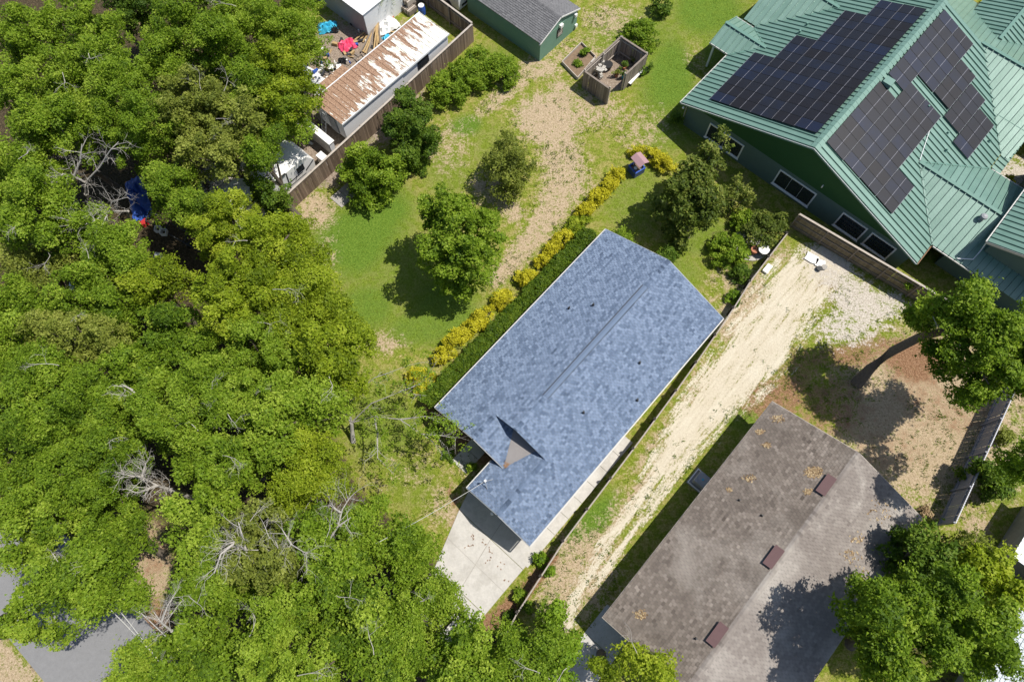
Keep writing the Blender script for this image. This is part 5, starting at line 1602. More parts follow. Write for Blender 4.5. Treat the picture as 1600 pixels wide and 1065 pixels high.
dead_tree("bleached forked dead tree in the dark gap at the upper left", [[(134, 303, 5), (133, 285, 6), (155, 262, 7.2), (172, 235, 8.4), (185, 222, 8.8)], [(133, 285, 6), (115, 276, 6.8), (98, 272, 7.4), (88, 282, 7.6)], [(115, 276, 6.8), (125, 252, 7.8), (128, 225, 8.6)]], .11, (150, 330), 1)
dead_tree("grey dead crown with drooping twigs left of the blue tarp", [(lambda L_: L_)([(200, 330, 5.2), (180, 318, 6.4), (160, 365, 7.2)][:1] + [(170, 330, 6.4), (140, 350, 7.2), (105, 345, 7.8)]), [(170, 330, 6.4), (175, 315, 7.2), (200, 308, 8)], [(170, 330, 6.4), (150, 372, 7.4)]], .08, (200, 370), 2, 7)
dead_tree("white branched dead tree in the lower wood beside the left grey limbs", [[(395, 880, 9), (385, 862, 9.8), (370, 845, 10.4), (352, 850, 10.8)], [(385, 862, 9.8), (378, 835, 10.6), (372, 815, 11)], [(370, 845, 10.4), (345, 865, 10.8), (335, 895, 10.9)]], .09, (470, 880), 3)
dead_tree("white dead limb with a fan of twigs pointing at the front lawn", [[(508, 852, 8.4), (528, 822, 9.2), (535, 795, 9.6), (548, 775, 9.8)], [(528, 822, 9.2), (548, 808, 9.6)], [(532, 800, 9.5), (515, 788, 9.8)]], .08, (590, 850), 4)
dead_tree("grey dead limbs in the middle of the lower wood", [[(440, 870, 9.6), (455, 850, 10.2), (480, 865, 10.6)], [(455, 850, 10.2), (440, 825, 10.8)], [(440, 870, 9.6), (430, 845, 10.6)]], .07, (520, 890), 5, 7)
dead_tree("broken pale dead tree over the shaded grassy clearing", [[(268, 765, 5.5), (245, 758, 6.6), (222, 745, 7.4), (190, 740, 8.0)], [(245, 758, 6.6), (215, 770, 7.4)], [(222, 745, 7.4), (228, 722, 8)]], .13, (330, 790), 6, 8)
dead_tree("short pale dead limb just right of the tan roadside patch", [[(268, 985, 8.8), (252, 972, 9.6), (240, 955, 10)], [(252, 972, 9.6), (262, 945, 10.2), (275, 925, 10.4)]], .075, (330, 960), 7, 6)
dead_tree("long pale fallen looking limb in the middle of the left wood", [[(215, 618, 7.8), (205, 608, 8.4), (190, 600, 8.8)], [(205, 608, 8.4), (212, 615, 8.2)]], .12, (260, 640), 8, 1)
dead_tree("short upright white limb sticking out of the wood's middle", [[(335, 640, 8.2), (330, 625, 9.0), (328, 612, 9.4)], [(330, 625, 9.0), (334, 632, 8.8)]], .09, (380, 650), 9, 1)

# ------------------------------------------------------------------ things on the lawns and drives
def thingbox(mb, px, py, lx, ly, z0, z1, ang=AA, mat=0):
    mb.obox(W(px, py), ang, lx, ly, z0, z1, mat)
# little well with a purple roof
wc = W(993, 268); wr = root("wishing_well", wc, "little blue planter well with a purple slanted roof on the lawn", "wishing well")
an = AA - .25
for k, (dx, dy, lx, ly) in enumerate([(0, -.42, .95, .06), (0, .42, .95, .06), (-.45, 0, .06, .78), (.45, 0, .06, .78)]):
    c = Vector((wc.x + dx * math.cos(an) - dy * math.sin(an), wc.y + dx * math.sin(an) + dy * math.cos(an), 0))
    mb = MB(); mb.obox(c, an, lx, ly, 0, .62); w_ = mb.build("side_board", "navy_paint", wr)
    mb = MB(); mb.obox(c, an, lx + .02, ly + .05, .62, .68); mb.build("rim", "blue_plastic", w_)
mb = MB(); mb.obox(wc, an, .8, .75, .35, .42); mb.build("soil", "soil", wr)
for s_ in (-1, 1):
    c = Vector((wc.x - s_ * .38 * math.sin(an), wc.y + s_ * .38 * math.cos(an), 0)); mb = MB(); mb.obox(c, an, .07, .05, .3, 1.45); mb.build("post", "white_paint", wr)
ex = Vector((math.cos(an), math.sin(an), 0)); ey = Vector((-math.sin(an), math.cos(an), 0))
c0 = Vector((wc.x, wc.y, 0)) + ex * .12
for s_ in (-1, 1):
    q = [c0 - ey * .55 + Vector((0, 0, 1.62)), c0 + ey * .55 + Vector((0, 0, 1.62)), c0 + ey * .55 + ex * s_ * .46 + Vector((0, 0, 1.40)), c0 - ey * .55 + ex * s_ * .46 + Vector((0, 0, 1.40))]
    mb = MB(); mb.solid(q, [p + Vector((0, 0, .03)) for p in q]); mb.build("roof", "mauve_board", wr)
mb = MB(); mb.lathe((wc.x - .1, wc.y - .1, .42), [(.02, 0), (.12, .05), (.14, .2), (.07, .3), (.04, .36)], 12); mb.build("pot", "white_paint", wr)

# raised bed left of the pen
q = [W(878, 100), W(902, 125), W(930, 92), W(908, 70)]
gb = root("garden_bed", (q[0] + q[2]) / 2, "low wooden framed garden bed between the green shed and the pen", "garden bed")
for a, b_ in zip(q, q[1:] + q[:1]):
    mb = MB(); bar(mb, a, b_, .06, .32); mb.build("edge_board", "wood_pale", gb)
mb = MB(); mb.solid([p + Vector((0, 0, 0)) for p in q], [p.lerp((q[0] + q[2]) / 2, .04) + Vector((0, 0, .12)) for p in q]); mb.build("soil", "soil", gb)
# things in the pen
def pot(label, px, py, r_, h, mat, cat="pot", name="plant_pot", plant=None, seed=0, group=None):
    c = W(px, py); r = root(name, c, label, cat, group)
    mb = MB(); mb.lathe(c, [(r_ * .7, 0), (r_, h * .95), (r_ * 1.08, h), (r_ * .9, h * .97), (r_ * .85, h * .85)], 16); mb.build("pot", mat, r)
    mb = MB(); mb.lathe((c.x, c.y, h * .8), [(r_ * .86, 0), (r_ * .86, .02)], 14); mb.build("soil", "soil", r)
    if plant:
        rg = np.random.default_rng(seed); n = 8
        cs = np.stack([c.x + rg.normal(0, r_ * .7, n), c.y + rg.normal(0, r_ * .7, n), h + .12 + rg.random(n) * .25], 1)
        V, tone = leaf_arrays(rg, cs, rg.uniform(.1, .18, n), .8, 1.6, .05); quads_object("foliage", V, tone, plant, r)
pot("large round black tub inside the board pen", 949, 108, .36, .55, "black_plastic")
pot("small pale pot with a grey green plant near the pen's open side", 963, 120, .16, .28, "terracotta", plant="leaf_olive", seed=2)
pot("cyan green pot beside the pale pots at the pen's opening", 974, 122, .18, .34, "cyan_plastic", plant="leaf_deep", seed=3)
pot("terracotta pot with small plant against the pen's inner right wall", 975, 108, .16, .28, "terracotta", plant="leaf_deep", seed=4)
pot("dark pot standing in the pen's upper right corner", 988, 97, .2, .3, "dark_metal", plant="leaf_olive", seed=5)
pot("black pot outside the pen's right wall at the bench end", 1010, 113, .24, .35, "black_plastic", plant="leaf_deep", seed=6)
rg = np.random.default_rng(9); c = W(932, 118)
mb = MB()
for k in range(26):
    p = c + Vector((rg.normal(0, .28), rg.normal(0, .32), 0)); z = rg.uniform(.3, 1.25)
    mb.obox((p.x, p.y), rg.random() * 3, rg.uniform(.2, .45), rg.uniform(.15, .35), z - rg.uniform(.05, .3), z)
mb.build("camouflage_net", "camo", None, label="bundle of pale camouflage netting heaped in the pen's near corner", cat="net")
mb = MB()
a, b_ = W(982, 136), W(1002, 114)
bn = root("bench", (a + b_) / 2, "narrow white plank bench outside the pen's right wall", "bench")
mb = MB(); bar(mb, a + Vector((0, 0, .38)), b_ + Vector((0, 0, .38)), .28, .04); mb.build("plank", "white_paint", bn)
for t_ in (.12, .88):
    p = a.lerp(b_, t_); mb = MB(); mb.obox(p, math.atan2((b_ - a).y, (b_ - a).x), .1, .24, 0, .38); mb.build("leg", "rail_dark", bn)
# round paved spot with table and urn
c = W(1172, 382)
pv = bpy.data.objects.new("patio", None); link(pv, kind="structure"); pv.location = c; WLOC[pv.name] = c
for rr0, rr1, nseg in ((0, .42, 1), (.44, .88, 8), (.9, 1.35, 14)):
    for k in range(nseg):
        a0, a1 = 2 * math.pi * k / nseg + .02, 2 * math.pi * (k + 1) / nseg - .02
        if nseg == 1: a0, a1 = 0, 2 * math.pi * 11 / 12
        st = 12 if nseg == 1 else 3
        ang_ = [a0 + (a1 - a0) * i / (st - 1) for i in range(st)]
        ring = [(c.x + rr1 * math.cos(t), c.y + rr1 * math.sin(t)) for t in ang_]
        if nseg > 1: ring += [(c.x + rr0 * math.cos(t), c.y + rr0 * math.sin(t)) for t in ang_[::-1]]
        mb = MB(); z = .04 + rnd.uniform(-.006, .006); mb.solid([(*p, 0) for p in ring], [(*p, z) for p in ring]); mb.build("paver", "concrete", pv)
tb = root("garden_table", W(1189, 396), "round white garden table at the edge of the paved spot", "table")
p = W(1189, 396); mb = MB(); mb.lathe((p.x, p.y, .66), [(.02, 0), (.40, .01), (.42, .03), (.40, .05), (.02, .05)], 20); mb.build("tabletop", "white_paint", tb)
for k in range(3):
    a = k * 2.09; mb = MB(); mb.tube([p + Vector((.28 * math.cos(a), .28 * math.sin(a), 0)), p + Vector((.2 * math.cos(a), .2 * math.sin(a), .66))], [.02, .02], 6); mb.build("leg", "white_paint", tb)
pot("orange terracotta urn beside the round white garden table", 1177, 394, .3, .5, "terracotta", name="urn", cat="urn")
# slab at the left fence, stepping block, broken boards on the drive
usl("pad", 11.6, 13.4, -28.9, -27.6, 2, 1, "concrete_old", .05)
c = W(1198, 421); mb = MB(); mb.obox(c, AA, .75, .4, 0, .22); mb.build("concrete_block", "white_paint", None, label="single pale block lying at the drive's left edge", cat="block")
for lab, x, y, lx, ly, a in [("larger cracked white board lying flat on the sand by the fence", 1268, 404, .85, .62, -.6), ("smaller white board beside the larger cracked one", 1281, 412, .62, .55, -.4)]:
    c = W(x, y); mb = MB()
    ca, sa = math.cos(a), math.sin(a)
    pts = [(-.5, -.5), (.1, -.56), (.5, -.42), (.52, .1), (.44, .5), (-.1, .46), (-.52, .5), (-.46, 0)]
    ring = [(c.x + (X * lx * 1.1) * ca - (Y_ * ly * 1.1) * sa, c.y + (X * lx * 1.1) * sa + (Y_ * ly * 1.1) * ca) for X, Y_ in pts]
    mb.solid([(*q, .06) for q in ring], [(*q, .11) for q in ring]); mb.build("white_board", "white_paint", None, label=lab, cat="board")
pot("black bucket beside the white boards on the sand", 1279, 421, .2, .22, "black_plastic", name="bucket", cat="bucket")
pot("grey bowl beside the black bucket on the sand", 1287, 418, .2, .12, "concrete_old", name="bowl", cat="bowl")
# air conditioner by the brown house
c = W(1093, 752); ac = root("air_conditioner", c, "dark air conditioning unit on a pale pad in the brown house's shadow", "air conditioner")
mb = MB(); mb.obox(c, AA, 1.25, 1.25, 0, .10); mb.build("pad", "concrete_old", ac)
for dx, dy, lx, ly in [(.56, 0, .05, 1.2), (-.56, 0, .05, 1.2), (0, .56, 1.07, .05), (0, -.56, 1.07, .05)]:
    q = (c.x + dx * CA - dy * SA, c.y + dx * SA + dy * CA); mb = MB(); mb.obox(q, AA, lx, ly, .1, .2); mb.build("edging", "white_paint", ac)
mb = MB(); mb.obox(c, AA, .8, .8, .12, .82); bd = mb.build("casing", "grey_metal", ac)
mb = MB(); mb.lathe((c.x, c.y, .82), [(.36, 0), (.36, .03), (.33, .04), (.30, .01)], 20); mb.build("fan_rim", "grey_metal", bd)
for k in range(5):
    a = k * 1.2566; mb = MB(); mb.obox((c.x + .16 * math.cos(a), c.y + .16 * math.sin(a)), a, .26, .1, .825, .835); mb.build("fan_blade", "dark_metal", bd)
mb = MB(); mb.lathe((c.x, c.y, .82), [(.07, 0), (.07, .05), (.03, .07)], 12); mb.build("hub", "cyan_plastic", bd)

# ------------------------------------------------------------------ the junk yard at the upper left
def crumple(px, py, rx, ry, h, mat, name, label, cat, seed, ang=0, z0=0.0, res=9):
    rg = np.random.default_rng(seed); c = W(px, py, z0); mb = MB(); ca, sa = math.cos(ang), math.sin(ang)
    Z = rg.random((res + 1, res + 1)) * h
    g_ = {}
    for i in range(res + 1):
        for j in range(res + 1):
            X = (i / res - .5) * 2 * rx; Y_ = (j / res - .5) * 2 * ry
            e = max(abs(i / res - .5), abs(j / res - .5)) * 2
            X *= 1 + rg.normal(0, .05); Y_ *= 1 + rg.normal(0, .05)
            mb.v.append((c.x + X * ca - Y_ * sa, c.y + X * sa + Y_ * ca, z0 + .02 + Z[i, j] * (1 - .5 * e ** 3) + h * .6 * (1 - e ** 2))); mb.t.append(.5)
    k = res + 1
    for i in range(res):
        for j in range(res): mb.f.append((i * k + j, (i + 1) * k + j, (i + 1) * k + j + 1, i * k + j + 1)); mb.m.append(0)
    return mb.build(name, mat, None, label=label, cat=cat)
crumple(218, 312, .7, 1.9, .6, "blue_plastic", "tarp", "crumpled deep blue tarp under the trees at the left", "tarp", 1, .4)
crumple(543, 72, .7, .62, .35, "pink_plastic", "plastic_sheet", "crumpled pink plastic sheet on the dirt beside the wood pile", "plastic sheet", 2, .5)
crumple(513, 45, .8, .55, .4, "cyan_plastic", "tarp", "light blue crumpled tarp under the tree left of the workshop", "tarp", 3, .2)
crumple(607, 62, .35, .5, .2, "cyan_plastic", "tarp", "small bright blue sheet beside the trailer's far wall", "tarp", 4, .8)
crumple(604, 42, 1.0, .75, .45, "white_paint", "sheet_heap", "heap of torn white sheeting between the workshop and the trailer", "sheeting", 5, .6)
crumple(487, 122, 1.4, .7, .12, "white_metal", "sheet_heap", "flat pale sheeting at the tree edge beside the junk yard", "sheeting", 6, -.6)
crumple(535, 97, .35, .3, .25, "black_plastic", "bag", "black plastic bag next to the pink sheet", "bag", 7)
crumple(522, 48, .4, .3, .4, "black_plastic", "bag", "black bag beside the light blue tarp", "bag", 8)
wp = root("wood_pile", W(582, 70), "fan shaped pile of loose tan boards by the workshop corner", "wood pile")
for k in range(16):
    a = math.radians(215 + k * 5 + rnd.uniform(-4, 4)); st = W(590, 46, 0) + Vector((rnd.uniform(-.3, .3), rnd.uniform(-.2, .2), 0))
    e = st + Vector((math.cos(a), math.sin(a), 0)) * rnd.uniform(1.6, 2.8)
    mb = MB(); bar(mb, st + Vector((0, 0, .5 + rnd.random() * .2)), e + Vector((0, 0, .05 + rnd.random() * .12)), .12, .035); mb.build("plank", "wood_tan" if k % 3 else "wood_grey", wp)
pr_ = root("pallet", W(550, 108), "grey slatted wooden walkway lying on the dirt", "pallet")
for k in range(11):
    t_ = k / 10; c = W(503, 128).lerp(W(555, 84), t_); mb = MB(); mb.obox(c, AA + 1.57, 1.0, .22, .06, .09); mb.build("slat", "wood_grey", pr_)
for s_ in (-.4, .4):
    a, b_ = W(503, 128), W(555, 84); n = Vector((-(b_ - a).y, (b_ - a).x, 0)).normalized() * s_; mb = MB(); bar(mb, a + n, b_ + n, .06, .06); mb.build("runner", "wood_grey", pr_)
a, b_ = W(520, 105), W(538, 90); mb = MB(); bar(mb, a, b_, .12, .06); mb.build("plank", "white_paint", None, label="single white plank on the dirt beside the slatted walkway", cat="plank")
for lab, x, y in [("left white plastic chair on the dirt by the trailer", 519, 110), ("right white plastic chair on the dirt by the trailer", 531, 110)]:
    c = W(x, y); r = root("plastic_chair", c, lab, "chair", "white plastic chairs in the junk yard")
    mb = MB(); mb.obox(c, .3, .45, .45, .40, .44); mb.build("seat", "white_paint", r)
    mb = MB(); mb.obox(c + Vector((-.2, .06, 0)), .3, .05, .45, .44, .85); mb.build("backrest", "white_paint", r)
    for dx in (-.18, .18):
        for dy in (-.18, .18):
            mb = MB(); mb.obox(c + Vector((dx, dy, 0)), .3, .04, .04, 0, .4); mb.build("leg", "white_paint", r)
cf = root("scrap_rack", W(560, 95), "small rusty metal frame lying on the dirt beside the trailer", "rack")
for a, b_ in [((553, 92), (565, 86)), ((565, 86), (573, 96)), ((573, 96), (561, 102)), ((561, 102), (553, 92)), ((557, 97), (569, 91))]:
    mb = MB(); bar(mb, W(*a), W(*b_), .05, .05); mb.build("bar", "dark_metal", cf)
lt = root("lean_to", W(505, 138), "low open lean-to with pale ribbed roof on the trailer's far side", "lean-to")
for k in range(6):
    mb = MB(); u0 = 17.6 + k * .42; mb.ubox(u0, u0 + .40, -35.9, -34.7, 1.78, 1.83); mb.build("roof_panel", "debris_roof", lt)
for uu in (17.7, 20.0):
    mb = MB(); mb.ubox(uu, uu + .08, -35.8, -35.72, 0, 1.78); mb.build("post", "wood_pale", lt)
pl_ = root("wood_crates", W(640, 25), "stacked grey timber crates at the corner behind the trailer", "crates")
for k, (du, dv, z) in enumerate([(0, 0, 0), (.0, -.9, 0), (1.0, -.4, 0), (.3, -.4, .55)]):
    for j in range(5):
        mb = MB(); mb.ubox(28.2 + du, 29.1 + du, -37.6 + dv + j * .17, -37.48 + dv + j * .17, z + .03, z + .5); mb.build("slat", "wood_pale" if (j + k) % 2 else "wood_grey", pl_)
c = W(660, 22); bb = root("barrel", c, "blue plastic barrel behind the end of the long trailer", "barrel")
mb = MB(); mb.lathe(c, [(.27, 0), (.31, .1), (.30, .3), (.31, .32), (.31, .6), (.30, .62), (.27, .88), (.25, .9)], 18); mb.build("body", "blue_plastic", bb)
mb = MB(); mb.lathe(c + Vector((0, 0, .9)), [(.25, 0), (.25, .03), (.05, .03)], 18); mb.build("lid", "white_paint", bb)
c = W(617, 27); mb = MB()
for k in range(5): mb.obox(c + Vector((rnd.uniform(-.4, .4), rnd.uniform(-.3, .3), 0)), rnd.random() * 3, .5, .2, 0, .1 + .1 * rnd.random())
mb.build("junk_heap", "orange_plastic", None, label="small heap of orange red scrap between workshop and trailer", cat="scrap")
# scraps strewn over the yard dirt
for mt_, cnt_ in (("white_paint", 46), ("dark_metal", 40), ("wood_tan", 30), ("blue_plastic", 8)):
    mb = MB()
    for k in range(cnt_):
        p = W(rnd.choice([560, 540, 600, 500, 430]) + rnd.gauss(0, 22), 0); t_ = rnd.random()
        x, y = 600 - 110 * t_ + rnd.gauss(0, 12), 32 + 100 * t_ + rnd.gauss(0, 14)
        if rnd.random() < .25: x, y = 480 + rnd.gauss(0, 12), 205 + rnd.gauss(0, 10)
        u_0, v_0 = UV(W(x, y))
        if T0 - .2 < u_0 < T1 + .2 and v_0 > TA - .2: continue
        h_ = rnd.uniform(.04, .3); mb.obox(W(x, y), rnd.random() * 3, rnd.uniform(.1, .55), rnd.uniform(.06, .25), 0, h_)
    mb.build("scraps", mt_, None, kind="stuff")
# palm behind the workshop
pc = W(612, 20); pm_ = root("palm_tree", pc, "grey green fan of palm fronds over the workshop's white wall", "palm")
mb = MB(); mb.tube([pc, pc + Vector((.1, 0, 2.4))], [.16, .13], 9); mb.build("trunk", "bark", pm_)
for k in range(9):
    a = k * .698 + .2; d = Vector((math.cos(a), math.sin(a), 0)); p0 = pc + Vector((.1, 0, 2.4)); mb = MB(); sd = Vector((-d.y, d.x, 0))
    for j in range(14):
        t_ = j / 14; q = p0 + d * (1.7 * t_) + Vector((0, 0, .5 * math.sin(t_ * 2.6) - .45 * t_))
        for s_ in (-1, 1):
            e = q + sd * s_ * .38 * (1 - t_ * .5) + d * .18 + Vector((0, 0, -.12))
            mb.face([q, q + d * .05, e], 0, .5 + .3 * rnd.random())
    mb.build("frond", "leaf_olive", pm_)
# cargo trailer at the top
ct = root("box_trailer", S(31.5, -33.5, 0), "small white box trailer parked outside the fence corner", "trailer")
c = W(718, 22); u_, v_ = UV(c)
mb = MB(); mb.ubox(u_ + .0, u_ + 1.9, v_ - 3.6, v_, .35, 1.95); bdy = mb.build("body", "white_metal", ct)
mb = MB(); mb.ubox(u_ + .04, u_ + 1.86, v_ - 3.56, v_ - .04, 1.955, 2.0); mb.build("roof", "white_paint", ct)
mb = MB(); mb.ubox(u_ - .025, u_ - .004, v_ - 3.3, v_ - .4, 1.2, 1.7); mb.build("window", "dark_glass", ct)
mb = MB(); mb.ubox(u_ + .35, u_ + 1.5, v_ + .004, v_ + .03, .55, .75); mb.build("vent_grille", "dark_metal", ct)
mb = MB(); mb.ubox(u_ + .7, u_ + 1.2, v_ - 1.6, v_ - 1.1, 2.0, 2.1); mb.build("roof_hatch", "grey_metal", ct)
for dv in (-2.4, -1.2):
    mb = MB(); mb.tube([S(u_ + .02, v_ + dv, .33), S(u_ - .18, v_ + dv, .33)], [.33, .33], 14); mb.build("wheel", "black_plastic", ct)
# white camper beside the fence
cp = root("camper", S(11, -32.6, 0), "white travel camper with black stripes parked behind the board fence", "camper")
e0 = UV(W(486, 243, 2.0))
cu1 = e0[0]; cvb = -31.15
mb = MB()
prof = [(cu1 - 7.4, .5), (cu1 - .9, .5), (cu1 - .1, 1.0), (cu1, 1.7), (cu1 - .5, 2.55), (cu1 - 7.4, 2.75)]
mb.solid([S(u, cvb - 2.3, z) for u, z in prof], [S(u, cvb, z) for u, z in prof]); mb.build("body", "white_paint", cp)
for z0, z1, u0, u1 in [(1.42, 1.50, 7.2, 1.2), (1.05, 1.10, 7.2, 1.0)]:
    mb = MB(); mb.ubox(cu1 - u0, cu1 - u1, cvb + .004, cvb + .016, z0, z1); mb.build("stripe", "dark_metal", cp)
mb = MB(); mb.ubox(cu1 - 1.6, cu1 - .95, cvb + .004, cvb + .03, 1.6, 2.2); mb.build("window", "dark_glass", cp)
mb = MB(); bar(mb, S(cu1 - .9, cvb + .02, 1.35), S(cu1 - .05, cvb + .02, 1.75), .05, .05); bar(mb, S(cu1 - 2.6, cvb + .03, .7), S(cu1 - 2.4, cvb + .03, 2.6), .05, .06); mb.build("awning_arm", "dark_metal", cp)
mb = MB(); mb.ubox(cu1 - 7.3, cu1 - 2.5, cvb + .0, cvb + .1, 2.62, 2.72); mb.build("awning", "dark_metal", cp)
for du in (4.6, 3.8):
    mb = MB(); mb.tube([S(cu1 - du, cvb + .02, .34), S(cu1 - du, cvb - .2, .34)], [.34, .34], 16); mb.build("wheel", "black_plastic", cp)
mb = MB(); mb.ubox(cu1 - 4.2, cu1 - 3.5, cvb - 1.5, cvb - .9, 2.68, 2.86); mb.build("roof_vent", "white_metal", cp)
# pale slab-sided tank or panel next to the camper
c0 = S(14.2, -33.0); wpn = root("storage_shed", c0, "low pale grey storage box between the camper and the long trailer", "storage box")
mb = MB(); mb.ubox(14.35, 14.75, -34.3, -31.4, 0, 1.5); mb.build("body", "white_metal", wpn)
for k in range(4):
    mb = MB(); mb.ubox(14.315, 14.345, -34.2 + k * .7, -33.55 + k * .7, .1, 1.42); mb.build("panel", "concrete", wpn)
mb = MB(); mb.ubox(14.32, 14.85, -34.35, -31.35, 1.502, 1.56); mb.build("lid", "white_paint", wpn)
mb = MB(); c = W(503, 218); mb.ubox(13.2, 13.75, -31.9, -31.2, 0, .9); mb.build("white_tub", "white_paint", None, label="small white tub against the fence beside the camper's nose", cat="tub")
# dark junk in the clearing
jf = root("utility_trailer", W(262, 360), "black open utility trailer frame in the dark clearing of the wood", "trailer")
for a, b_ in [((235, 330), (330, 385)), ((228, 345), (320, 398)), ((235, 330), (228, 345)), ((330, 385), (320, 398)), ((265, 347), (257, 361)), ((295, 364), (288, 379))]:
    mb = MB(); bar(mb, W(*a, .5), W(*b_, .5), .08, .1); mb.build("rail", "dark_metal", jf)
for q in [(248, 352), (300, 384)]:
    c = W(*q); mb = MB(); mb.tube([c + Vector((0, 0, .3)), c + Vector((.1, -.15, .3))], [.3, .3], 14); mb.build("wheel", "black_plastic", jf)
for lab, x, y, mt_ in [("left one of two white metal crates on the utility trailer", 249, 388 - 28, "white_metal"), ("right one of two white metal crates on the utility trailer", 258, 365, "white_metal")]:
    c = W(x, y, .6); cr = root("wire_crate", c, lab, "crate", "white crates on the black trailer")
    for dx, dy, lx, ly in [(.2, 0, .04, .4), (-.2, 0, .04, .4), (0, .2, .4, .04), (0, -.2, .4, .04)]:
        mb = MB(); mb.obox((c.x + dx, c.y + dy), 0, lx, ly, .62, .95); mb.build("side", mt_, cr)
for lab, x, y, mt_, s_ in [("red plastic crate among the dark junk below the blue tarp", 228, 350, "red_plastic", .5), ("red lid lying under the oaks at the left", 121, 430, "red_plastic", .45), ("dark blue tub under the oaks at the left", 84, 446, "navy_paint", .5),
                          ("white bundle on the ground under the oaks at the left", 115, 450, "white_paint", .7), ("pale tin sheet beside the black utility trailer", 250, 402, "white_metal", .5)]:
    c = W(x, y); cr = root("junk_box", c, lab, "box")
    mb = MB(); mb.obox(c, x * .1, s_, s_ * .8, 0, .3); mb.build("body", mt_, cr)
    mb = MB(); mb.obox(c, x * .1, s_ * 1.05, s_ * .84, .302, .34); mb.build("lid", mt_, cr)
# orange rusted roof corner seen through the gap at the top left
rr = root("rusty_canopy", W(205, 22), "rust orange edge of a low shelter in the dark gap of the wood", "shelter")
q = [W(188, 2, 2.2), W(196, 0, 2.2), W(220, 40, 2.2), W(216, 42, 2.2)]
mb = MB(); mb.solid([p - Vector((0, 0, .08)) for p in q], q); mb.build("roof", "wood_tan", rr)
for p in (q[0], q[2]):
    mb = MB(); mb.tube([(p.x, p.y, 0), (p.x, p.y, 2.12)], [.05, .05], 6); mb.build("post", "wood_grey", rr)
# overhead wires above the street
for i, (a, b_, lab) in enumerate([((110, 858, 7.5), (236, 975, 7.5), "overhead wire nearest the tan roadside patch above the street"), ((160, 925, 7.2), (222, 1003, 7.2), "middle overhead wire crossing above the grey street"),
                                  ((172, 955, 7.0), (230, 1015, 7.0), "overhead wire furthest from the tan roadside patch, crossing the street")]):
    A0, B0 = W(*a), W(*b_); d = (B0 - A0)
    cable("overhead_wire", A0 - d * .9, B0 + d * .9, .25, .02, lab, group="overhead wires above the street")

# house at the right edge with a pale roof
ph = root("pale_roofed_house", W(1640, 930), "house with pale grey shingle roof at the right edge", "house")
e = UV(W(1581, 974, 2.7)); u0, v0 = e
shingle_plane(ph, [(u0 - 6.0, v0, 2.7), (u0 + 5.6, v0, 2.7), (u0 + 5.6, v0 + 5, 4.4), (u0 - 6.0, v0 + 5, 4.4)], "shingle_pale", .2, .3, seed=31)
shingle_plane(ph, [(u0 - 6.0, v0 + 10, 2.7), (u0 + 5.6, v0 + 10, 2.7), (u0 + 5.6, v0 + 5, 4.4), (u0 - 6.0, v0 + 5, 4.4)], "shingle_pale", .2, .3, seed=32)
mb = MB(); mb.ubox(u0 - 5.6, u0 + 5.4, v0 + .45, v0 + 9.5, 0, 2.55); mb.build("wall", "concrete_old", ph)
gutter(ph, (u0 - 6, v0 - .06, 2.6), (u0 + 4.6, v0 - .06, 2.6))
u1, v1 = UV(W(1588, 861, 2.7))
metal_plane(ph, [(u1 - .4, v1, 2.6), (u1 + 4.5, v1, 2.6), (u1 + 4.5, v0 + 2.0, 2.95), (u1 - .4, v0 + 2.0, 2.95)], .4, mat="white_metal", rib_h=.04)
mb = MB(); mb.ubox(u1 - .1, u1 + 4.2, v1 + .3, v0 + .43, 0, 2.5); mb.build("wall", "concrete_old", ph)
pipe_vent(ph, on_plane(1594, 977, S(u0, v0, 2.7), (S(1, 0, 0) - S(0, 0, 0)).cross(S(0, 5, 1.7) - S(0, 0, 0)).normalized()))

# ------------------------------------------------------------------ grass, weeds and fallen leaves, too many to count
rg = np.random.default_rng(99)
BL = [(UL - .3, UB, -11.0, -.8), (BU0, BU1, BV0, BV1), (G0, 60, GV - H - .3, GV + H), (G0, 60, GV + H, GV + 22), (SU0, SU1, -34, -25.3), (T0, T1, -35, -31.1), (UG, UL, -6, -.8)]
def scatter(n, x0=-60, x1=64, y0=-14, y1=56):
    X = rg.uniform(x0, x1, n); Y_ = rg.uniform(y0, y1, n)
    u = X * CA + Y_ * SA; v = X * SA - Y_ * CA
    ok = np.ones(n, bool)
    for a, b_, c, d in BL: ok &= ~((u > a) & (u < b_) & (v > c) & (v < d))
    px, py = proj(X, Y_)
    ok &= (px > -60) & (px < 1660) & (py > -40) & (py < 1110)
    dr = ((px - 676) / 166 + 0 > 0) & (px > 676) & (px < 850) & (py > 715) & (py < 970)
    ok &= ~((u > -6.5) & (u < 2.6) & (v > -6.3) & (v < -.1)) & ~((px < 235) & (py > 870))
    ok &= ~((u > 1.6) & (u < 12.2) & (v > -1.25) & (v < -.1))
    return X[ok], Y_[ok]
def zat(k, X, Y_):
    i = np.clip(np.searchsorted(gx, X), 0, nx - 1); j = np.clip(np.searchsorted(gy_, Y_), 0, ny - 1)
    return zones[k][j, i]
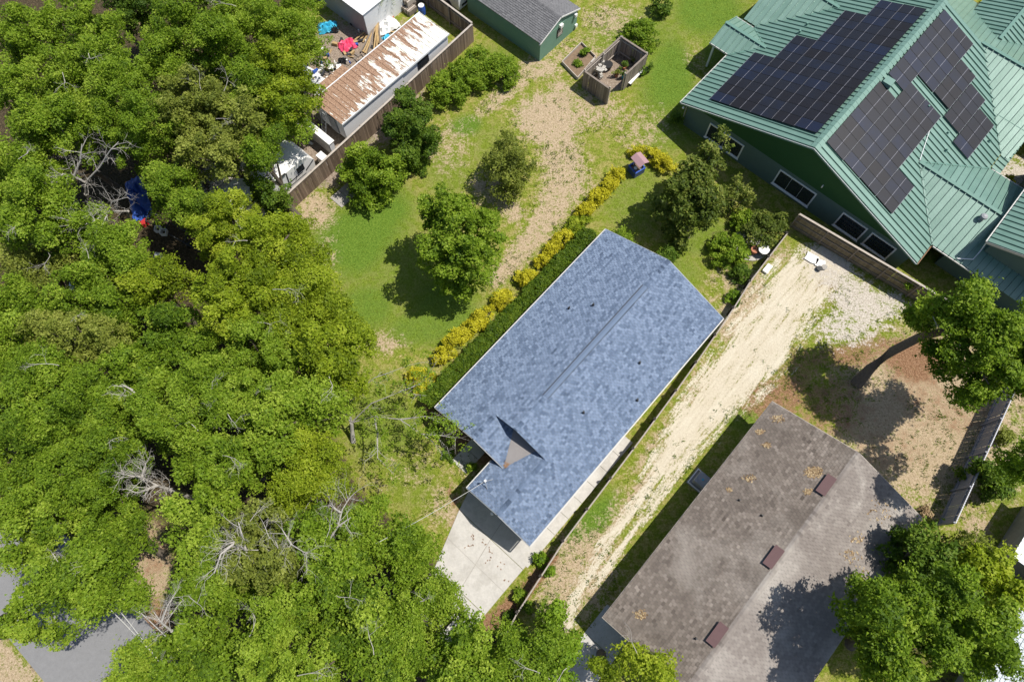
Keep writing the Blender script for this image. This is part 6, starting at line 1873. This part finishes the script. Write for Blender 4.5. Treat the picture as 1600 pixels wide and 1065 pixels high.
def blades(X, Y_, h, w, per, spread, name, mat, tone0):
    n = len(X); idx = np.repeat(np.arange(n), per); m_ = len(idx)
    P = np.stack([X[idx] + rg.normal(0, spread, m_), Y_[idx] + rg.normal(0, spread, m_), np.zeros(m_)], 1)
    a = rg.random(m_) * 6.28; lean = rg.uniform(.3, 1.1, m_)
    hh = h * rg.uniform(.5, 1.3, m_)
    d = np.stack([np.cos(a), np.sin(a), np.zeros(m_)], 1); s_ = np.stack([-np.sin(a), np.cos(a), np.zeros(m_)], 1)
    ww = w * rg.uniform(.6, 1.3, m_)
    mid = P + d * (hh * lean * .5)[:, None] + np.array([0, 0, 1]) * (hh * .75)[:, None]
    tip = P + d * (hh * lean * 1.1)[:, None] + np.array([0, 0, 1]) * (hh * .85)[:, None]
    V = np.stack([P, mid + s_ * ww[:, None], tip, mid - s_ * ww[:, None]], 1).reshape(-1, 3)
    V[:, 2] += .005
    tone = np.clip(tone0 + rg.normal(0, .1, n)[idx] + rg.normal(0, .15, m_), 0, 1)
    return quads_object(name, V, np.repeat(tone, 4), mat, None, k=4, kind="stuff")
X, Y_ = scatter(60000)
bare = np.maximum.reduce([zat(k, X, Y_) for k in ("sand", "dirt", "wsand", "forest")])
dryw = zat("dry", X, Y_); lit = zat("litter", X, Y_)
k1 = (bare < .35) & (dryw < .55) & (lit < .5)
blades(X[k1], Y_[k1], .055, .012, 4, .10, "grass", "leaf_grass", .55)
lw_ = zat("lush", X, Y_) > .5
blades(X[k1 & lw_], Y_[k1 & lw_], .06, .013, 4, .10, "grass", "leaf_lime", .5)
k2 = (bare < .8) & (dryw > .4) & (rg.random(len(X)) < .5)
blades(X[k2], Y_[k2], .05, .012, 4, .10, "grass", "leaf_dry", .75)
# weeds over the dry and sandy ground
X, Y_ = scatter(52000)
bare = np.maximum.reduce([zat(k, X, Y_) for k in ("sand", "dry", "litter")]) + .12
fo = np.maximum(zat("forest", X, Y_), zat("dirt", X, Y_))
cl = np.sin(X * .9 + 1) * np.sin(Y_ * 1.1 + 2) + np.sin(X * .37) * np.cos(Y_ * .41) + rg.normal(0, .5, len(X))
k3 = (bare > .3) & (fo < .4) & (cl > .25) & ((zat("sand", X, Y_) < .6) | (rg.random(len(X)) < .25))
blades(X[k3], Y_[k3], .085, .024, 10, .09, "weeds", "leaf_hedge", .6)
# fallen leaves below the woods and on the right-hand yard
X, Y_ = scatter(42000)
f_ = np.maximum(zat("forest", X, Y_), np.maximum(zat("litter", X, Y_), zat("dirt", X, Y_) * .4))
k4 = f_ > rg.random(len(X))
blades(X[k4], Y_[k4], .035, .03, 2, .2, "leaf_litter", "leaf_dry", .35)
# crumbs of leaves on the concrete driveway
mb = MB()
for x, y, s_ in [(740, 835, 6), (768, 862, 4), (766, 872, 5), (783, 882, 4), (735, 850, 7), (760, 850, 6), (790, 905, 3)]:
    for k in range(int(s_)):
        p = W(x + rnd.gauss(0, 2 + s_ * .3), y + rnd.gauss(0, 2 + s_ * .3)); mb.obox(p, rnd.random() * 3, .09, .05, .045, .055)
mb.build("leaf_litter", "rust", None, kind="stuff")
print("LEAVES", NLEAF[0], "OBJECTS", len(bpy.data.objects))
